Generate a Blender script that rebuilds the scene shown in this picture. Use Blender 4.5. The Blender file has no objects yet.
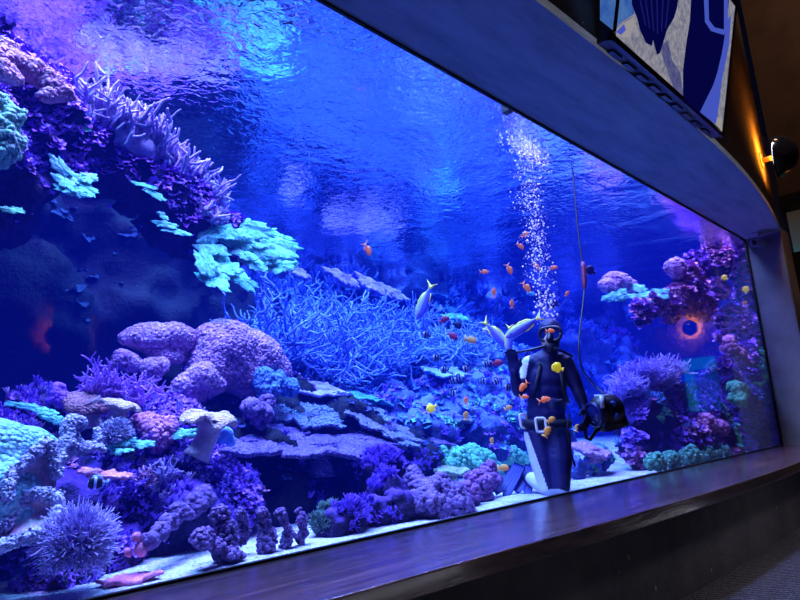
import bpy, bmesh, math, random
import numpy as np
from mathutils import Vector, Matrix

rng = np.random.default_rng(7)
random.seed(7)
scene = bpy.context.scene
COL = scene.collection
EYE = np.array([0.0, 0.0, 1.45])
F = 600.0
R = np.array([[0.71162541, 0.10761165, 0.69426869],
              [-0.7003387, 0.18715948, 0.68883745],
              [-0.05581203, -0.97641746, 0.20855204]])
GLASS = 3.243
SAND = 0.68
SURF = 4.87
SOFFIT = 4.78

# ------------------------------------------------------------------ geometry of the view
def ray(px, py):
    return R @ np.array([px - 400.0, py - 300.0, F])
def at(px, py, Y):
    r = ray(px, py); return EYE + r * (Y / r[1])
def atx(px, py, X):
    r = ray(px, py); return EYE + r * (X / r[0])
def atz(px, py, Z):
    r = ray(px, py); return EYE + r * ((Z - EYE[2]) / r[2])
def unit(P):
    """size of one photo pixel at the distance of P"""
    return float((R.T @ (np.asarray(P) - EYE))[2]) / F
def view_basis(P):
    w = EYE - np.asarray(P); w = w / np.linalg.norm(w)
    u = R[:, 0] - w * (R[:, 0] @ w); u /= np.linalg.norm(u)
    v = np.cross(w, u)
    return u, v, w

# ------------------------------------------------------------------ noise
def _hash(ix, iy, iz, seed):
    h = (ix * 374761393 + iy * 668265263 + iz * 1442695041 + seed * 974634777) & 0xFFFFFFFF
    h = ((h ^ (h >> 13)) * 1274126177) & 0xFFFFFFFF
    h = ((h ^ (h >> 15)) * 2246822519) & 0xFFFFFFFF
    return ((h ^ (h >> 16)) & 0xFFFFFF) / float(0xFFFFFF)
def vnoise(p, seed=0):
    p = np.asarray(p, float)
    i = np.floor(p).astype(np.int64); f = p - i; u = f * f * (3 - 2 * f)
    out = 0
    for dx in (0, 1):
        wx = u[:, 0] if dx else 1 - u[:, 0]
        for dy in (0, 1):
            wy = u[:, 1] if dy else 1 - u[:, 1]
            for dz in (0, 1):
                wz = u[:, 2] if dz else 1 - u[:, 2]
                out = out + wx * wy * wz * _hash(i[:, 0] + dx, i[:, 1] + dy, i[:, 2] + dz, seed)
    return out * 2 - 1
def fbm(p, octv=4, seed=0, gain=0.5):
    p = np.asarray(p, float); a = 1.0; s = 0; t = 0
    for k in range(octv):
        s = s + a * vnoise(p * (2.03 ** k) + 17.3 * k, seed + k); t += a; a *= gain
    return s / t
def worley(p, seed=0):
    """distance to the nearest jittered lattice point"""
    p = np.asarray(p, float); i = np.floor(p).astype(np.int64)
    best = np.full(len(p), 9.0)
    for dx in (-1, 0, 1):
        for dy in (-1, 0, 1):
            for dz in (-1, 0, 1):
                c = i + np.array([dx, dy, dz])
                j = np.stack([_hash(c[:, 0], c[:, 1], c[:, 2], seed + k) for k in (11, 23, 37)], 1)
                best = np.minimum(best, np.linalg.norm(c + j - p, axis=1))
    return best

# ------------------------------------------------------------------ mesh plumbing
class MB:
    def __init__(self):
        self.v = []; self.f = {3: [], 4: []}; self.m = {3: [], 4: []}; self.n = 0
    def add(self, v, f, mi=0):
        v = np.asarray(v, float).reshape(-1, 3)
        if isinstance(f, dict): groups = f
        else:
            f = np.asarray(f, int); groups = {f.shape[1]: f}
        for k, a in groups.items():
            if len(a):
                self.f[k].append(np.asarray(a, int) + self.n); self.m[k].append(np.full(len(a), mi, int))
        self.v.append(v); self.n += len(v)
    def poly(self, pts, mi=0):
        """flat polygon as a fan about its centroid"""
        p = np.asarray(pts, float); n = len(p)
        v = np.vstack([p, p.mean(0)])
        self.add(v, [[i, (i + 1) % n, n] for i in range(n)], mi)
    def verts(self):
        return np.vstack(self.v)
def make_obj(name, mb, mats, parent=None, base=None, smooth=True):
    """link an MB as one object; its vertices are in world space and are moved to a local origin"""
    V = mb.verts()
    if parent is not None: o0 = np.array(parent.get('_base', (0, 0, 0)), float)
    elif base is not None: o0 = np.asarray(base, float)
    else: o0 = np.array([(V[:, 0].min() + V[:, 0].max()) / 2, (V[:, 1].min() + V[:, 1].max()) / 2, V[:, 2].min()])
    me = bpy.data.meshes.new(name)
    me.vertices.add(len(V)); me.vertices.foreach_set('co', (V - o0).astype(np.float32).ravel())
    loops = []; tot = []; mi = []
    for k in (3, 4):
        if mb.f[k]:
            a = np.concatenate(mb.f[k]); loops.append(a.ravel()); tot.append(np.full(len(a), k)); mi.append(np.concatenate(mb.m[k]))
    loops = np.concatenate(loops).astype(np.int32); tot = np.concatenate(tot).astype(np.int32); mi = np.concatenate(mi).astype(np.int32)
    st = np.concatenate([[0], np.cumsum(tot)[:-1]]).astype(np.int32)
    me.loops.add(len(loops)); me.loops.foreach_set('vertex_index', loops)
    me.polygons.add(len(tot)); me.polygons.foreach_set('loop_start', st); me.polygons.foreach_set('loop_total', tot)
    me.polygons.foreach_set('material_index', mi)
    me.polygons.foreach_set('use_smooth', np.full(len(tot), smooth))
    me.update(calc_edges=True); me.validate()
    for m in (mats if isinstance(mats, (list, tuple)) else [mats]): me.materials.append(m)
    o = bpy.data.objects.new(name, me); COL.objects.link(o)
    if parent is not None: o.parent = parent
    else: o.location = o0
    o['_base'] = [float(x) for x in o0]
    return o
def tag(o, label=None, cat=None, group=None, kind=None):
    if label: o['label'] = label
    if cat: o['category'] = cat
    if group: o['group'] = group
    if kind: o['kind'] = kind
    return o
def thing(name, label, cat, base, group=None):
    o = bpy.data.objects.new(name, None); COL.objects.link(o)
    o.location = [float(x) for x in base]; o.empty_display_size = 0.1
    o['_base'] = [float(x) for x in base]
    return tag(o, label, cat, group)

# ------------------------------------------------------------------ shapes
def ico(sub):
    bm = bmesh.new(); bmesh.ops.create_icosphere(bm, subdivisions=sub, radius=1.0)
    v = np.array([x.co[:] for x in bm.verts]); f = np.array([[q.index for q in p.verts] for p in bm.faces]); bm.free()
    return v, f
ICO1, ICO2, ICO3, ICO4 = ico(1), ico(2), ico(3), ico(4)
def rand_rot(n):
    q = rng.normal(size=(n, 4)); q /= np.linalg.norm(q, axis=1)[:, None]
    w, x, y, z = q.T
    return np.stack([1 - 2 * (y * y + z * z), 2 * (x * y - z * w), 2 * (x * z + y * w),
                     2 * (x * y + z * w), 1 - 2 * (x * x + z * z), 2 * (y * z - x * w),
                     2 * (x * z - y * w), 2 * (y * z + x * w), 1 - 2 * (x * x + y * y)], 1).reshape(n, 3, 3)
def align_rot(N):
    """rotations whose third column is N, random spin"""
    N = N / np.linalg.norm(N, axis=1)[:, None]
    a = rng.normal(size=N.shape); a -= N * (a * N).sum(1)[:, None]; a /= np.linalg.norm(a, axis=1)[:, None]
    b = np.cross(N, a)
    return np.stack([a, b, N], 2)
def instances(mb, tmpl, pos, rot, scl, mi=0):
    v, f = tmpl; n = len(pos)
    scl = np.asarray(scl, float)
    if scl.ndim == 1: scl = np.repeat(scl[:, None], 3, 1)
    V = np.einsum('nij,nkj->nki', rot, v[None] * scl[:, None, :]) + np.asarray(pos)[:, None, :]
    Fa = f[None] + (np.arange(n) * len(v))[:, None, None]
    mb.add(V.reshape(-1, 3), Fa.reshape(-1, f.shape[1]), mi)
def tube(mb, pts, rad, sides=6, mi=0, round_end=True):
    pts = np.asarray(pts, float); n = len(pts); rad = np.broadcast_to(np.asarray(rad, float), (n,)).copy()
    if round_end:
        d = pts[-1] - pts[-2]; d = d / (np.linalg.norm(d) + 1e-9)
        pts = np.vstack([pts, pts[-1] + d * rad[-1] * 0.6, pts[-1] + d * rad[-1] * 0.95]); rad = np.concatenate([rad, [rad[-1] * 0.75, rad[-1] * 0.25]]); n += 2
    t = np.gradient(pts, axis=0); t /= np.linalg.norm(t, axis=1)[:, None] + 1e-9
    ref = np.array([0, 0, 1.0]) if abs(t[0][2]) < 0.9 else np.array([1.0, 0, 0])
    V = []
    ang = np.arange(sides) * 2 * math.pi / sides
    a = np.cross(t[0], ref); a /= np.linalg.norm(a)
    for i in range(n):
        a = a - t[i] * (a @ t[i]); a /= np.linalg.norm(a) + 1e-9
        b = np.cross(t[i], a)
        V.append(pts[i] + rad[i] * (np.cos(ang)[:, None] * a + np.sin(ang)[:, None] * b))
    V = np.vstack(V)
    q = []
    for i in range(n - 1):
        for k in range(sides):
            q.append([i * sides + k, i * sides + (k + 1) % sides, (i + 1) * sides + (k + 1) % sides, (i + 1) * sides + k])
    V = np.vstack([V, pts[0], pts[-1]])
    tr = [[(k + 1) % sides, k, n * sides] for k in range(sides)] + [[(n - 1) * sides + k, (n - 1) * sides + (k + 1) % sides, n * sides + 1] for k in range(sides)]
    mb.add(V, {4: np.array(q), 3: np.array(tr)}, mi)
def box(mb, lo, hi, mi=0):
    x0, y0, z0 = lo; x1, y1, z1 = hi
    v = [[x0, y0, z0], [x1, y0, z0], [x1, y1, z0], [x0, y1, z0], [x0, y0, z1], [x1, y0, z1], [x1, y1, z1], [x0, y1, z1]]
    mb.add(v, [[0, 3, 2, 1], [4, 5, 6, 7], [0, 1, 5, 4], [1, 2, 6, 5], [2, 3, 7, 6], [3, 0, 4, 7]], mi)
def obox(mb, c, ax, half, mi=0):
    """box with centre c, axes rows of ax, half sizes"""
    c = np.asarray(c, float); ax = np.asarray(ax, float)
    v = [c + sx * half[0] * ax[0] + sy * half[1] * ax[1] + sz * half[2] * ax[2] for sz in (-1, 1) for sx, sy in ((-1, -1), (1, -1), (1, 1), (-1, 1))]
    mb.add(v, [[0, 3, 2, 1], [4, 5, 6, 7], [0, 1, 5, 4], [1, 2, 6, 5], [2, 3, 7, 6], [3, 0, 4, 7]], mi)
def lathe(mb, c, axis, prof, sides=24, mi=0):
    """prof: list of (radius, height along axis)"""
    axis = np.asarray(axis, float); axis = axis / np.linalg.norm(axis)
    ref = np.array([0, 0, 1.0]) if abs(axis[2]) < 0.9 else np.array([1.0, 0, 0])
    a = np.cross(axis, ref); a /= np.linalg.norm(a); b = np.cross(axis, a)
    ang = np.arange(sides) * 2 * math.pi / sides
    ring = np.cos(ang)[:, None] * a + np.sin(ang)[:, None] * b
    V = np.vstack([np.asarray(c) + axis * h + ring * max(r, 1e-4) for r, h in prof])
    q = [[i * sides + k, i * sides + (k + 1) % sides, (i + 1) * sides + (k + 1) % sides, (i + 1) * sides + k] for i in range(len(prof) - 1) for k in range(sides)]
    mb.add(V, q, mi)
def torus(mb, c, axis, R0, r0, n=32, m=8, mi=0):
    prof = [(R0 + r0 * math.cos(t), r0 * math.sin(t)) for t in np.linspace(0, 2 * math.pi, m + 1)]
    lathe(mb, c, axis, prof, n, mi)
def remesh(mb, voxel):
    """union of closed shapes as one skin: (verts, faces)"""
    o = make_obj('tmp', mb, [], base=(0, 0, 0))
    md = o.modifiers.new('r', 'REMESH'); md.mode = 'VOXEL'; md.voxel_size = voxel
    return bake(o)
def bake(o):
    dg = bpy.context.evaluated_depsgraph_get(); dg.update()
    ev = o.evaluated_get(dg); me = ev.to_mesh()
    V = np.empty(len(me.vertices) * 3, np.float32); me.vertices.foreach_get('co', V); V = V.reshape(-1, 3).astype(float)
    me.calc_loop_triangles()
    tot = np.empty(len(me.polygons), np.int32); me.polygons.foreach_get('loop_total', tot)
    st = np.empty(len(me.polygons), np.int32); me.polygons.foreach_get('loop_start', st)
    vi = np.empty(len(me.loops), np.int32); me.loops.foreach_get('vertex_index', vi)
    fs = {}
    for k in (3, 4):
        s = st[tot == k]
        if len(s): fs[k] = vi[s[:, None] + np.arange(k)]
    ev.to_mesh_clear()
    d = o.data; bpy.data.objects.remove(o); bpy.data.meshes.remove(d)
    return V, fs
def tris(fs):
    t = []
    if 3 in fs: t.append(fs[3])
    if 4 in fs: t += [fs[4][:, [0, 1, 2]], fs[4][:, [0, 2, 3]]]
    return np.concatenate(t)
def vnormals(V, fs):
    T = tris(fs); n = np.cross(V[T[:, 1]] - V[T[:, 0]], V[T[:, 2]] - V[T[:, 0]])
    N = np.zeros_like(V)
    for k in range(3): np.add.at(N, T[:, k], n)
    return N / (np.linalg.norm(N, axis=1)[:, None] + 1e-12)
def surf_samples(V, fs, n, cond=None):
    T = tris(fs); e = np.cross(V[T[:, 1]] - V[T[:, 0]], V[T[:, 2]] - V[T[:, 0]]); A = np.linalg.norm(e, axis=1)
    N = e / (A[:, None] + 1e-12); C = V[T].mean(1)
    w = A.copy()
    if cond is not None: w = w * cond(C, N)
    if w.sum() <= 0: return np.zeros((0, 3)), np.zeros((0, 3))
    k = rng.choice(len(T), size=n, p=w / w.sum())
    r = rng.random((n, 2)); s = r.sum(1) > 1; r[s] = 1 - r[s]
    P = V[T[k, 0]] + r[:, :1] * (V[T[k, 1]] - V[T[k, 0]]) + r[:, 1:] * (V[T[k, 2]] - V[T[k, 0]])
    return P, N[k]

# ------------------------------------------------------------------ materials
def srgb(c):
    return [((x / 255) / 12.92 if x / 255 <= 0.04045 else ((x / 255 + 0.055) / 1.055) ** 2.4) for x in c] + [1.0]
class NT:
    def __init__(self, name):
        self.m = bpy.data.materials.new(name); self.m.use_nodes = True
        self.t = self.m.node_tree; self.t.nodes.clear()
        self.out = self.t.nodes.new('ShaderNodeOutputMaterial')
    def n(self, typ, ins=None, **kw):
        x = self.t.nodes.new(typ)
        for k, v in kw.items(): setattr(x, k, v)
        for k, v in (ins or {}).items(): self.put(x.inputs[k], v)
        return x
    def put(self, sock, v):
        if isinstance(v, bpy.types.NodeSocket): self.t.links.new(v, sock)
        else: sock.default_value = v
    def ramp(self, fac, stops):
        r = self.n('ShaderNodeValToRGB', {0: fac}); e = r.color_ramp.elements
        while len(e) < len(stops): e.new(0.5)
        for q, (p, c) in zip(e, stops): q.position = p; q.color = c if len(c) == 4 else list(c) + [1]
        return r.outputs[0]
    def math(self, op, a, b=0.0):
        return self.n('ShaderNodeMath', {0: a, 1: b}, operation=op).outputs[0]
    def mix(self, fac, a, b):
        x = self.n('ShaderNodeMix', data_type='RGBA'); self.put(x.inputs['Factor'], fac); self.put(x.inputs[6], a); self.put(x.inputs[7], b); return x.outputs[2]
    def surf(self, s):
        self.t.links.new(s, self.out.inputs['Surface']); return self.m
MATS = {}
def coral_mat(name, c1, c2, scale=14.0, bump=0.5, glow=0.0, rough=0.75, vor=0.0, up=None):
    """c1 dark / c2 light, in sRGB 0-255; vor > 0 adds polyp cells of that scale; up: colour of growth on top sides"""
    if name in MATS: return MATS[name]
    k = NT(name)
    co = k.n('ShaderNodeTexCoord').outputs['Object']
    nz = k.n('ShaderNodeTexNoise', {'Vector': co, 'Scale': scale, 'Detail': 5.0, 'Roughness': 0.65})
    nf = k.n('ShaderNodeTexNoise', {'Vector': co, 'Scale': scale * 6.5, 'Detail': 3.0, 'Roughness': 0.7}).outputs[0]
    h = k.math('ADD', k.math('MULTIPLY', nz.outputs[0], 0.55), k.math('MULTIPLY', nf, 0.45))
    col = k.ramp(h, [(0.36, srgb(c1)), (0.62, srgb(c2))])
    h = k.math('MULTIPLY', h, 1.6)
    if vor:
        vo = k.n('ShaderNodeTexVoronoi', {'Vector': co, 'Scale': vor})
        d = k.ramp(vo.outputs['Distance'], [(0.0, (1, 1, 1)), (0.8, (0.6, 0.6, 0.6))])
        col = k.n('ShaderNodeMix', {'Factor': 1.0, 6: col, 7: d}, data_type='RGBA', blend_type='MULTIPLY').outputs[2]
        h = k.math('SUBTRACT', h, k.math('MULTIPLY', vo.outputs['Distance'], 1.5))
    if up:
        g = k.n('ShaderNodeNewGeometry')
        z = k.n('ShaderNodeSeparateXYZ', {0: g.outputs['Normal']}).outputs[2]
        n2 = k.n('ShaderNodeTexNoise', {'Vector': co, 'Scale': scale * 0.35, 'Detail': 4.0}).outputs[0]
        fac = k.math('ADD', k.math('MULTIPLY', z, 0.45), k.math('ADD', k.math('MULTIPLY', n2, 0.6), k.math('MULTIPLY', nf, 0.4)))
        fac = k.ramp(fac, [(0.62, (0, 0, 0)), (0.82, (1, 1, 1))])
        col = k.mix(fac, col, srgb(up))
    b = k.n('ShaderNodeBump', {'Height': h, 'Strength': bump, 'Distance': 0.03})
    p = k.n('ShaderNodeBsdfPrincipled', {'Base Color': col, 'Roughness': rough, 'Specular IOR Level': 0.15, 'Normal': b.outputs[0]})
    if glow:
        k.put(p.inputs['Emission Color'], col); k.put(p.inputs['Emission Strength'], glow)
    MATS[name] = k.surf(p.outputs[0]); return MATS[name]
def plain(name, c, rough=0.5, spec=0.3, glow=0.0, metal=0.0, coat=0.0):
    if name in MATS: return MATS[name]
    k = NT(name)
    co = k.n('ShaderNodeTexCoord').outputs['Object']
    nz = k.n('ShaderNodeTexNoise', {'Vector': co, 'Scale': 9.0, 'Detail': 3.0})
    cc = srgb(c); dk = [x * 0.8 for x in cc[:3]] + [1]
    col = k.ramp(nz.outputs[0], [(0.3, dk), (0.7, cc)])
    p = k.n('ShaderNodeBsdfPrincipled', {'Base Color': col, 'Roughness': rough, 'Specular IOR Level': spec, 'Metallic': metal, 'Coat Weight': coat})
    if glow: k.put(p.inputs['Emission Color'], cc); k.put(p.inputs['Emission Strength'], glow)
    MATS[name] = k.surf(p.outputs[0]); return MATS[name]
def emis(name, c, s):
    if name in MATS: return MATS[name]
    k = NT(name); e = k.n('ShaderNodeEmission', {'Color': srgb(c), 'Strength': s})
    MATS[name] = k.surf(e.outputs[0]); return MATS[name]
def concrete(name, c, scale=2.5, stretch=(1, 1, 1), rough=0.8):
    k = NT(name)
    co = k.n('ShaderNodeTexCoord').outputs['Object']
    mp = k.n('ShaderNodeMapping', {'Vector': co, 'Scale': stretch}).outputs[0]
    a = k.n('ShaderNodeTexNoise', {'Vector': mp, 'Scale': scale, 'Detail': 8.0, 'Roughness': 0.65}).outputs[0]
    b = k.n('ShaderNodeTexNoise', {'Vector': mp, 'Scale': scale * 18, 'Detail': 3.0}).outputs[0]
    cc = srgb(c)
    col = k.ramp(a, [(0.25, [x * 0.62 for x in cc[:3]]), (0.5, cc[:3]), (0.8, [min(1, x * 1.3) for x in cc[:3]])])
    bp = k.n('ShaderNodeBump', {'Height': k.math('ADD', a, k.math('MULTIPLY', b, 0.3)), 'Strength': 0.25, 'Distance': 0.05})
    p = k.n('ShaderNodeBsdfPrincipled', {'Base Color': col, 'Roughness': rough, 'Specular IOR Level': 0.25, 'Normal': bp.outputs[0]})
    return k.surf(p.outputs[0])

def glass_mat():
    k = NT('acrylic_pane')
    g = k.n('ShaderNodeNewGeometry')
    ior = k.n('ShaderNodeMix', data_type='FLOAT'); k.put(ior.inputs[0], g.outputs['Backfacing']); ior.inputs[2].default_value = 1.30; ior.inputs[3].default_value = 1 / 1.30
    fr = k.n('ShaderNodeFresnel', {'IOR': ior.outputs[0]})
    tr = k.n('ShaderNodeBsdfTransparent', {'Color': (0.99, 0.995, 1.0, 1)})
    gl = k.n('ShaderNodeBsdfGlossy', {'Color': (1, 1, 1, 1), 'Roughness': 0.0})
    mx = k.n('ShaderNodeMixShader', {0: fr.outputs[0], 1: tr.outputs[0], 2: gl.outputs[0]})
    return k.surf(mx.outputs[0])
def water_mat():
    k = NT('aquarium_water')
    g = k.n('ShaderNodeNewGeometry')
    z = k.n('ShaderNodeSeparateXYZ', {0: g.outputs['True Normal']}).outputs[2]
    top = k.math('GREATER_THAN', k.math('ABSOLUTE', z), 0.5)
    co = k.n('ShaderNodeTexCoord').outputs['Object']
    w1 = k.n('ShaderNodeTexNoise', {'Vector': co, 'Scale': 1.1, 'Detail': 2.0, 'Distortion': 0.6}).outputs[0]
    w2 = k.n('ShaderNodeTexNoise', {'Vector': co, 'Scale': 11.0, 'Detail': 2.0, 'Roughness': 0.5, 'Distortion': 0.7}).outputs[0]
    h = k.math('ADD', k.math('MULTIPLY', w1, 0.42), k.math('MULTIPLY', w2, 0.085))
    bp = k.n('ShaderNodeBump', {'Height': h, 'Strength': 0.8, 'Distance': 0.16}).outputs[0]
    fr = k.n('ShaderNodeFresnel', {'IOR': 1.33, 'Normal': bp})
    tr = k.n('ShaderNodeBsdfTransparent', {'Color': (1, 1, 1, 1)})
    gl = k.n('ShaderNodeBsdfGlossy', {'Color': (0.92, 0.96, 1, 1), 'Roughness': 0.03, 'Normal': bp})
    mx = k.n('ShaderNodeMixShader', {0: k.math('MULTIPLY', fr.outputs[0], top), 1: tr.outputs[0], 2: gl.outputs[0]})
    k.surf(mx.outputs[0])
    ab = k.n('ShaderNodeVolumeAbsorption', {'Color': (0.0, 0.40, 0.62, 1), 'Density': ABS})
    em = k.n('ShaderNodeEmission', {'Color': HAZE, 'Strength': HAZE_S})  # volume glow put in for light scattered by the water
    ad = k.n('ShaderNodeAddShader', {0: ab.outputs[0], 1: em.outputs[0]})
    k.t.links.new(ad.outputs[0], k.out.inputs['Volume'])
    return k.m
ABS = 0.17
HAZE = (0.0035, 0.022, 1.0, 1)
HAZE_S = 0.052
# ================================================================== camera and render look
cam_d = bpy.data.cameras.new('camera'); cam = bpy.data.objects.new('camera', cam_d); COL.objects.link(cam)
cam_d.sensor_width = 36.0; cam_d.lens = 36.0 * F / 800.0; cam_d.clip_end = 200; cam_d.clip_start = 0.05
M = Matrix.Identity(4)
for i in range(3):
    M[i][0] = R[i, 0]; M[i][1] = -R[i, 1]; M[i][2] = -R[i, 2]; M[i][3] = EYE[i]
cam.matrix_world = M
scene.camera = cam
scene.view_settings.view_transform = 'Standard'
scene.view_settings.look = 'None'
cy = scene.cycles
cy.use_denoising = True
try: cy.denoiser = 'OPENIMAGEDENOISE'
except Exception: pass
cy.max_bounces = 8; cy.diffuse_bounces = 3; cy.glossy_bounces = 4; cy.transparent_max_bounces = 32; cy.transmission_bounces = 4
cy.sample_clamp_indirect = 4.0; cy.caustics_reflective = False; cy.caustics_refractive = False
w = bpy.data.worlds.new('world'); scene.world = w; w.use_nodes = True
w.node_tree.nodes['Background'].inputs[0].default_value = (0.02, 0.03, 0.12, 1); w.node_tree.nodes['Background'].inputs[1].default_value = 0.05

# ================================================================== the room
conc_soffit = concrete('soffit_concrete', (134, 148, 158), 1.6, (0.5, 3.0, 1))
conc_wall = concrete('base_concrete', (92, 90, 90), 1.8)
conc_warm = concrete('upper_concrete', (128, 112, 100), 1.5)
conc_reveal = concrete('reveal_concrete', (112, 120, 126), 1.4)
dark_ceiling = plain('dark_ceiling', (22, 20, 26), 0.9)
black_paint = plain('black_paint', (9, 9, 12), 0.6)
gasket = plain('black_gasket', (5, 5, 9), 0.6)

def struct(o): o['kind'] = 'structure'; return o
def carpet_mat():
    k = NT('dark_carpet'); co = k.n('ShaderNodeTexCoord').outputs['Object']
    a = k.n('ShaderNodeTexWave', {'Vector': co, 'Scale': 9.0, 'Distortion': 3.0, 'Detail': 2.0, 'Detail Scale': 4.0}, bands_direction='DIAGONAL')
    b = k.n('ShaderNodeTexNoise', {'Vector': co, 'Scale': 60.0, 'Detail': 2.0}).outputs[0]
    f = k.math('MULTIPLY', a.outputs['Fac'], b)
    col = k.ramp(f, [(0.15, srgb((30, 29, 32))), (0.6, srgb((84, 80, 80)))])
    bp = k.n('ShaderNodeBump', {'Height': f, 'Strength': 0.6, 'Distance': 0.02})
    return k.surf(k.n('ShaderNodeBsdfPrincipled', {'Base Color': col, 'Roughness': 0.95, 'Specular IOR Level': 0.1, 'Normal': bp.outputs[0]}).outputs[0])
b = MB(); box(b, (-6, -12.2, -0.1), (24, 3.2, 0.0)); struct(make_obj('floor', b, carpet_mat()))
b = MB(); box(b, (-6, -12.2, 14.0), (24, 3.6, 14.2)); struct(make_obj('ceiling', b, dark_ceiling))
b = MB(); box(b, (-6, -12.2, 0), (24, -12.0, 14.0)); struct(make_obj('wall_back', b, conc_warm))
b = MB(); box(b, (-6.2, -12.2, 0), (-6.0, 3.2, 14.0)); struct(make_obj('wall_left', b, dark_ceiling))

# plan curves of the lip of the sill and of the lip of the soffit
SILL = [(-3.5, 2.36), (0.5, 2.32), (1.78, 2.29), (2.95, 2.235), (4.0, 2.166), (5.65, 2.10), (7.45, 2.09), (9.18, 2.12), (11, 2.25), (13.0, 2.5), (13.9, 2.62)]
LIP = [(-3.5, 2.3), (2.0, 2.17), (3.9, 2.13), (4.95, 2.105), (6.25, 2.085), (8.2, 2.105), (9.75, 2.18), (11.3, 2.33), (12.3, 2.46), (13.27, 2.61)]
def smooth_curve(pts, n=60):
    p = np.array(pts); x = np.linspace(p[0, 0], p[-1, 0], n)
    y = np.interp(x, p[:, 0], p[:, 1])
    for _ in range(6): y[1:-1] = 0.25 * y[:-2] + 0.5 * y[1:-1] + 0.25 * y[2:]
    return x, y
def extrude_strip(mb, x, y0, y1, z0, z1, mi=0):
    """solid between plan curves y0(x) and y1(x), z0..z1"""
    n = len(x); y0 = np.broadcast_to(y0, (n,)); y1 = np.broadcast_to(y1, (n,))
    V = []
    for yy, zz in ((y0, z0), (y1, z0), (y1, z1), (y0, z1)):
        V.append(np.stack([x, yy, np.full(n, zz)], 1))
    V = np.vstack(V); q = []
    for i in range(n - 1):
        for k in range(4):
            k2 = (k + 1) % 4
            q.append([k * n + i, k2 * n + i, k2 * n + i + 1, k * n + i + 1])
    q += [[0, 3 * n, 2 * n, n], [n - 1, 2 * n - 1, 3 * n - 1, 4 * n - 1]]
    mb.add(V, q, mi)

# polished wooden sill with a brown front edge
def sill_mat():
    k = NT('polished_dark_wood'); co = k.n('ShaderNodeTexCoord').outputs['Object']
    mp = k.n('ShaderNodeMapping', {'Vector': co, 'Scale': (0.35, 6.0, 3.0)}).outputs[0]
    a = k.n('ShaderNodeTexNoise', {'Vector': mp, 'Scale': 3.5, 'Detail': 6.0, 'Roughness': 0.6, 'Distortion': 0.8}).outputs[0]
    col = k.ramp(a, [(0.3, srgb((40, 30, 34))), (0.7, srgb((92, 70, 66)))])
    rg = k.n('ShaderNodeMapRange', {0: a, 3: 0.12, 4: 0.26}).outputs[0]
    bp = k.n('ShaderNodeBump', {'Height': a, 'Strength': 0.22, 'Distance': 0.02})
    return k.surf(k.n('ShaderNodeBsdfPrincipled', {'Base Color': col, 'Roughness': rg, 'Specular IOR Level': 0.6, 'Coat Weight': 0.3, 'Coat Roughness': 0.1, 'Normal': bp.outputs[0]}).outputs[0])
x, y = smooth_curve(SILL)
b = MB(); extrude_strip(b, x, y, GLASS, 0.615, 0.73)
sill = struct(make_obj('trim_1', b, sill_mat(), smooth=False))
bv = sill.modifiers.new('bevel', 'BEVEL'); bv.width = 0.012; bv.segments = 2; bv.limit_method = 'ANGLE'
# concrete parapet under the sill, with small form-tie pits
def base_mat():
    k = NT('dark_base_concrete'); co = k.n('ShaderNodeTexCoord').outputs['Object']
    a = k.n('ShaderNodeTexNoise', {'Vector': co, 'Scale': 1.3, 'Detail': 8.0, 'Roughness': 0.7}).outputs[0]
    col = k.ramp(a, [(0.3, srgb((62, 62, 66))), (0.7, srgb((104, 100, 98)))])
    v = k.n('ShaderNodeTexVoronoi', {'Vector': k.n('ShaderNodeMapping', {'Vector': co, 'Scale': (1, 1, 0.7)}).outputs[0], 'Scale': 4.5, 'Randomness': 1.0}).outputs['Distance']
    pit = k.ramp(v, [(0.05, (1, 1, 1)), (0.075, (0, 0, 0))])
    col = k.mix(pit, col, srgb((150, 138, 120)))
    bp = k.n('ShaderNodeBump', {'Height': k.math('SUBTRACT', a, pit), 'Strength': 0.4, 'Distance': 0.03})
    return k.surf(k.n('ShaderNodeBsdfPrincipled', {'Base Color': col, 'Roughness': 0.75, 'Specular IOR Level': 0.3, 'Normal': bp.outputs[0]}).outputs[0])
b = MB(); extrude_strip(b, x, y + 0.035, GLASS + 0.02, 0.0, 0.614); struct(make_obj('wall_front', b, base_mat(), smooth=False))
# soffit and the curved wall above it
x, y = smooth_curve(LIP)
b = MB(); extrude_strip(b, x, y, GLASS + 0.022, SOFFIT, SOFFIT + 0.1); struct(make_obj('trim_2', b, conc_soffit, smooth=False))
b = MB(); extrude_strip(b, x, y, y + 0.25, SOFFIT + 0.1, 14.0); struct(make_obj('wall_upper', b, conc_warm))
# end of the opening: the jamb, and the wall that goes on behind it
b = MB(); box(b, (13.25, 2.63, 0.73), (13.9, GLASS + 0.022, SOFFIT)); struct(make_obj('wall_jamb', b, conc_reveal, smooth=False))
b = MB(); box(b, (13.27, 2.62, 0.0), (13.9, 2.80, SOFFIT + 0.1)); box(b, (13.27, 2.79, SOFFIT + 0.1), (13.9, 2.95, 14.0)); struct(make_obj('wall_front_end', b, conc_warm, smooth=False))
b = MB()
box(b, (-3.4, GLASS - 0.008, SOFFIT - 0.022), (13.26, GLASS + 0.02, SOFFIT + 0.01)); box(b, (-3.4, GLASS - 0.006, 0.725), (13.26, GLASS + 0.03, 0.745))
box(b, (13.21, GLASS - 0.012, 0.73), (13.255, GLASS + 0.02, SOFFIT)); struct(make_obj('trim_3', b, gasket, smooth=False))
# the acrylic pane
b = MB(); box(b, (-3.4, GLASS + 0.004, 0.735), (13.2, GLASS + 0.02, SOFFIT)); pane = struct(make_obj('window_1', b, glass_mat(), smooth=False))

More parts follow.
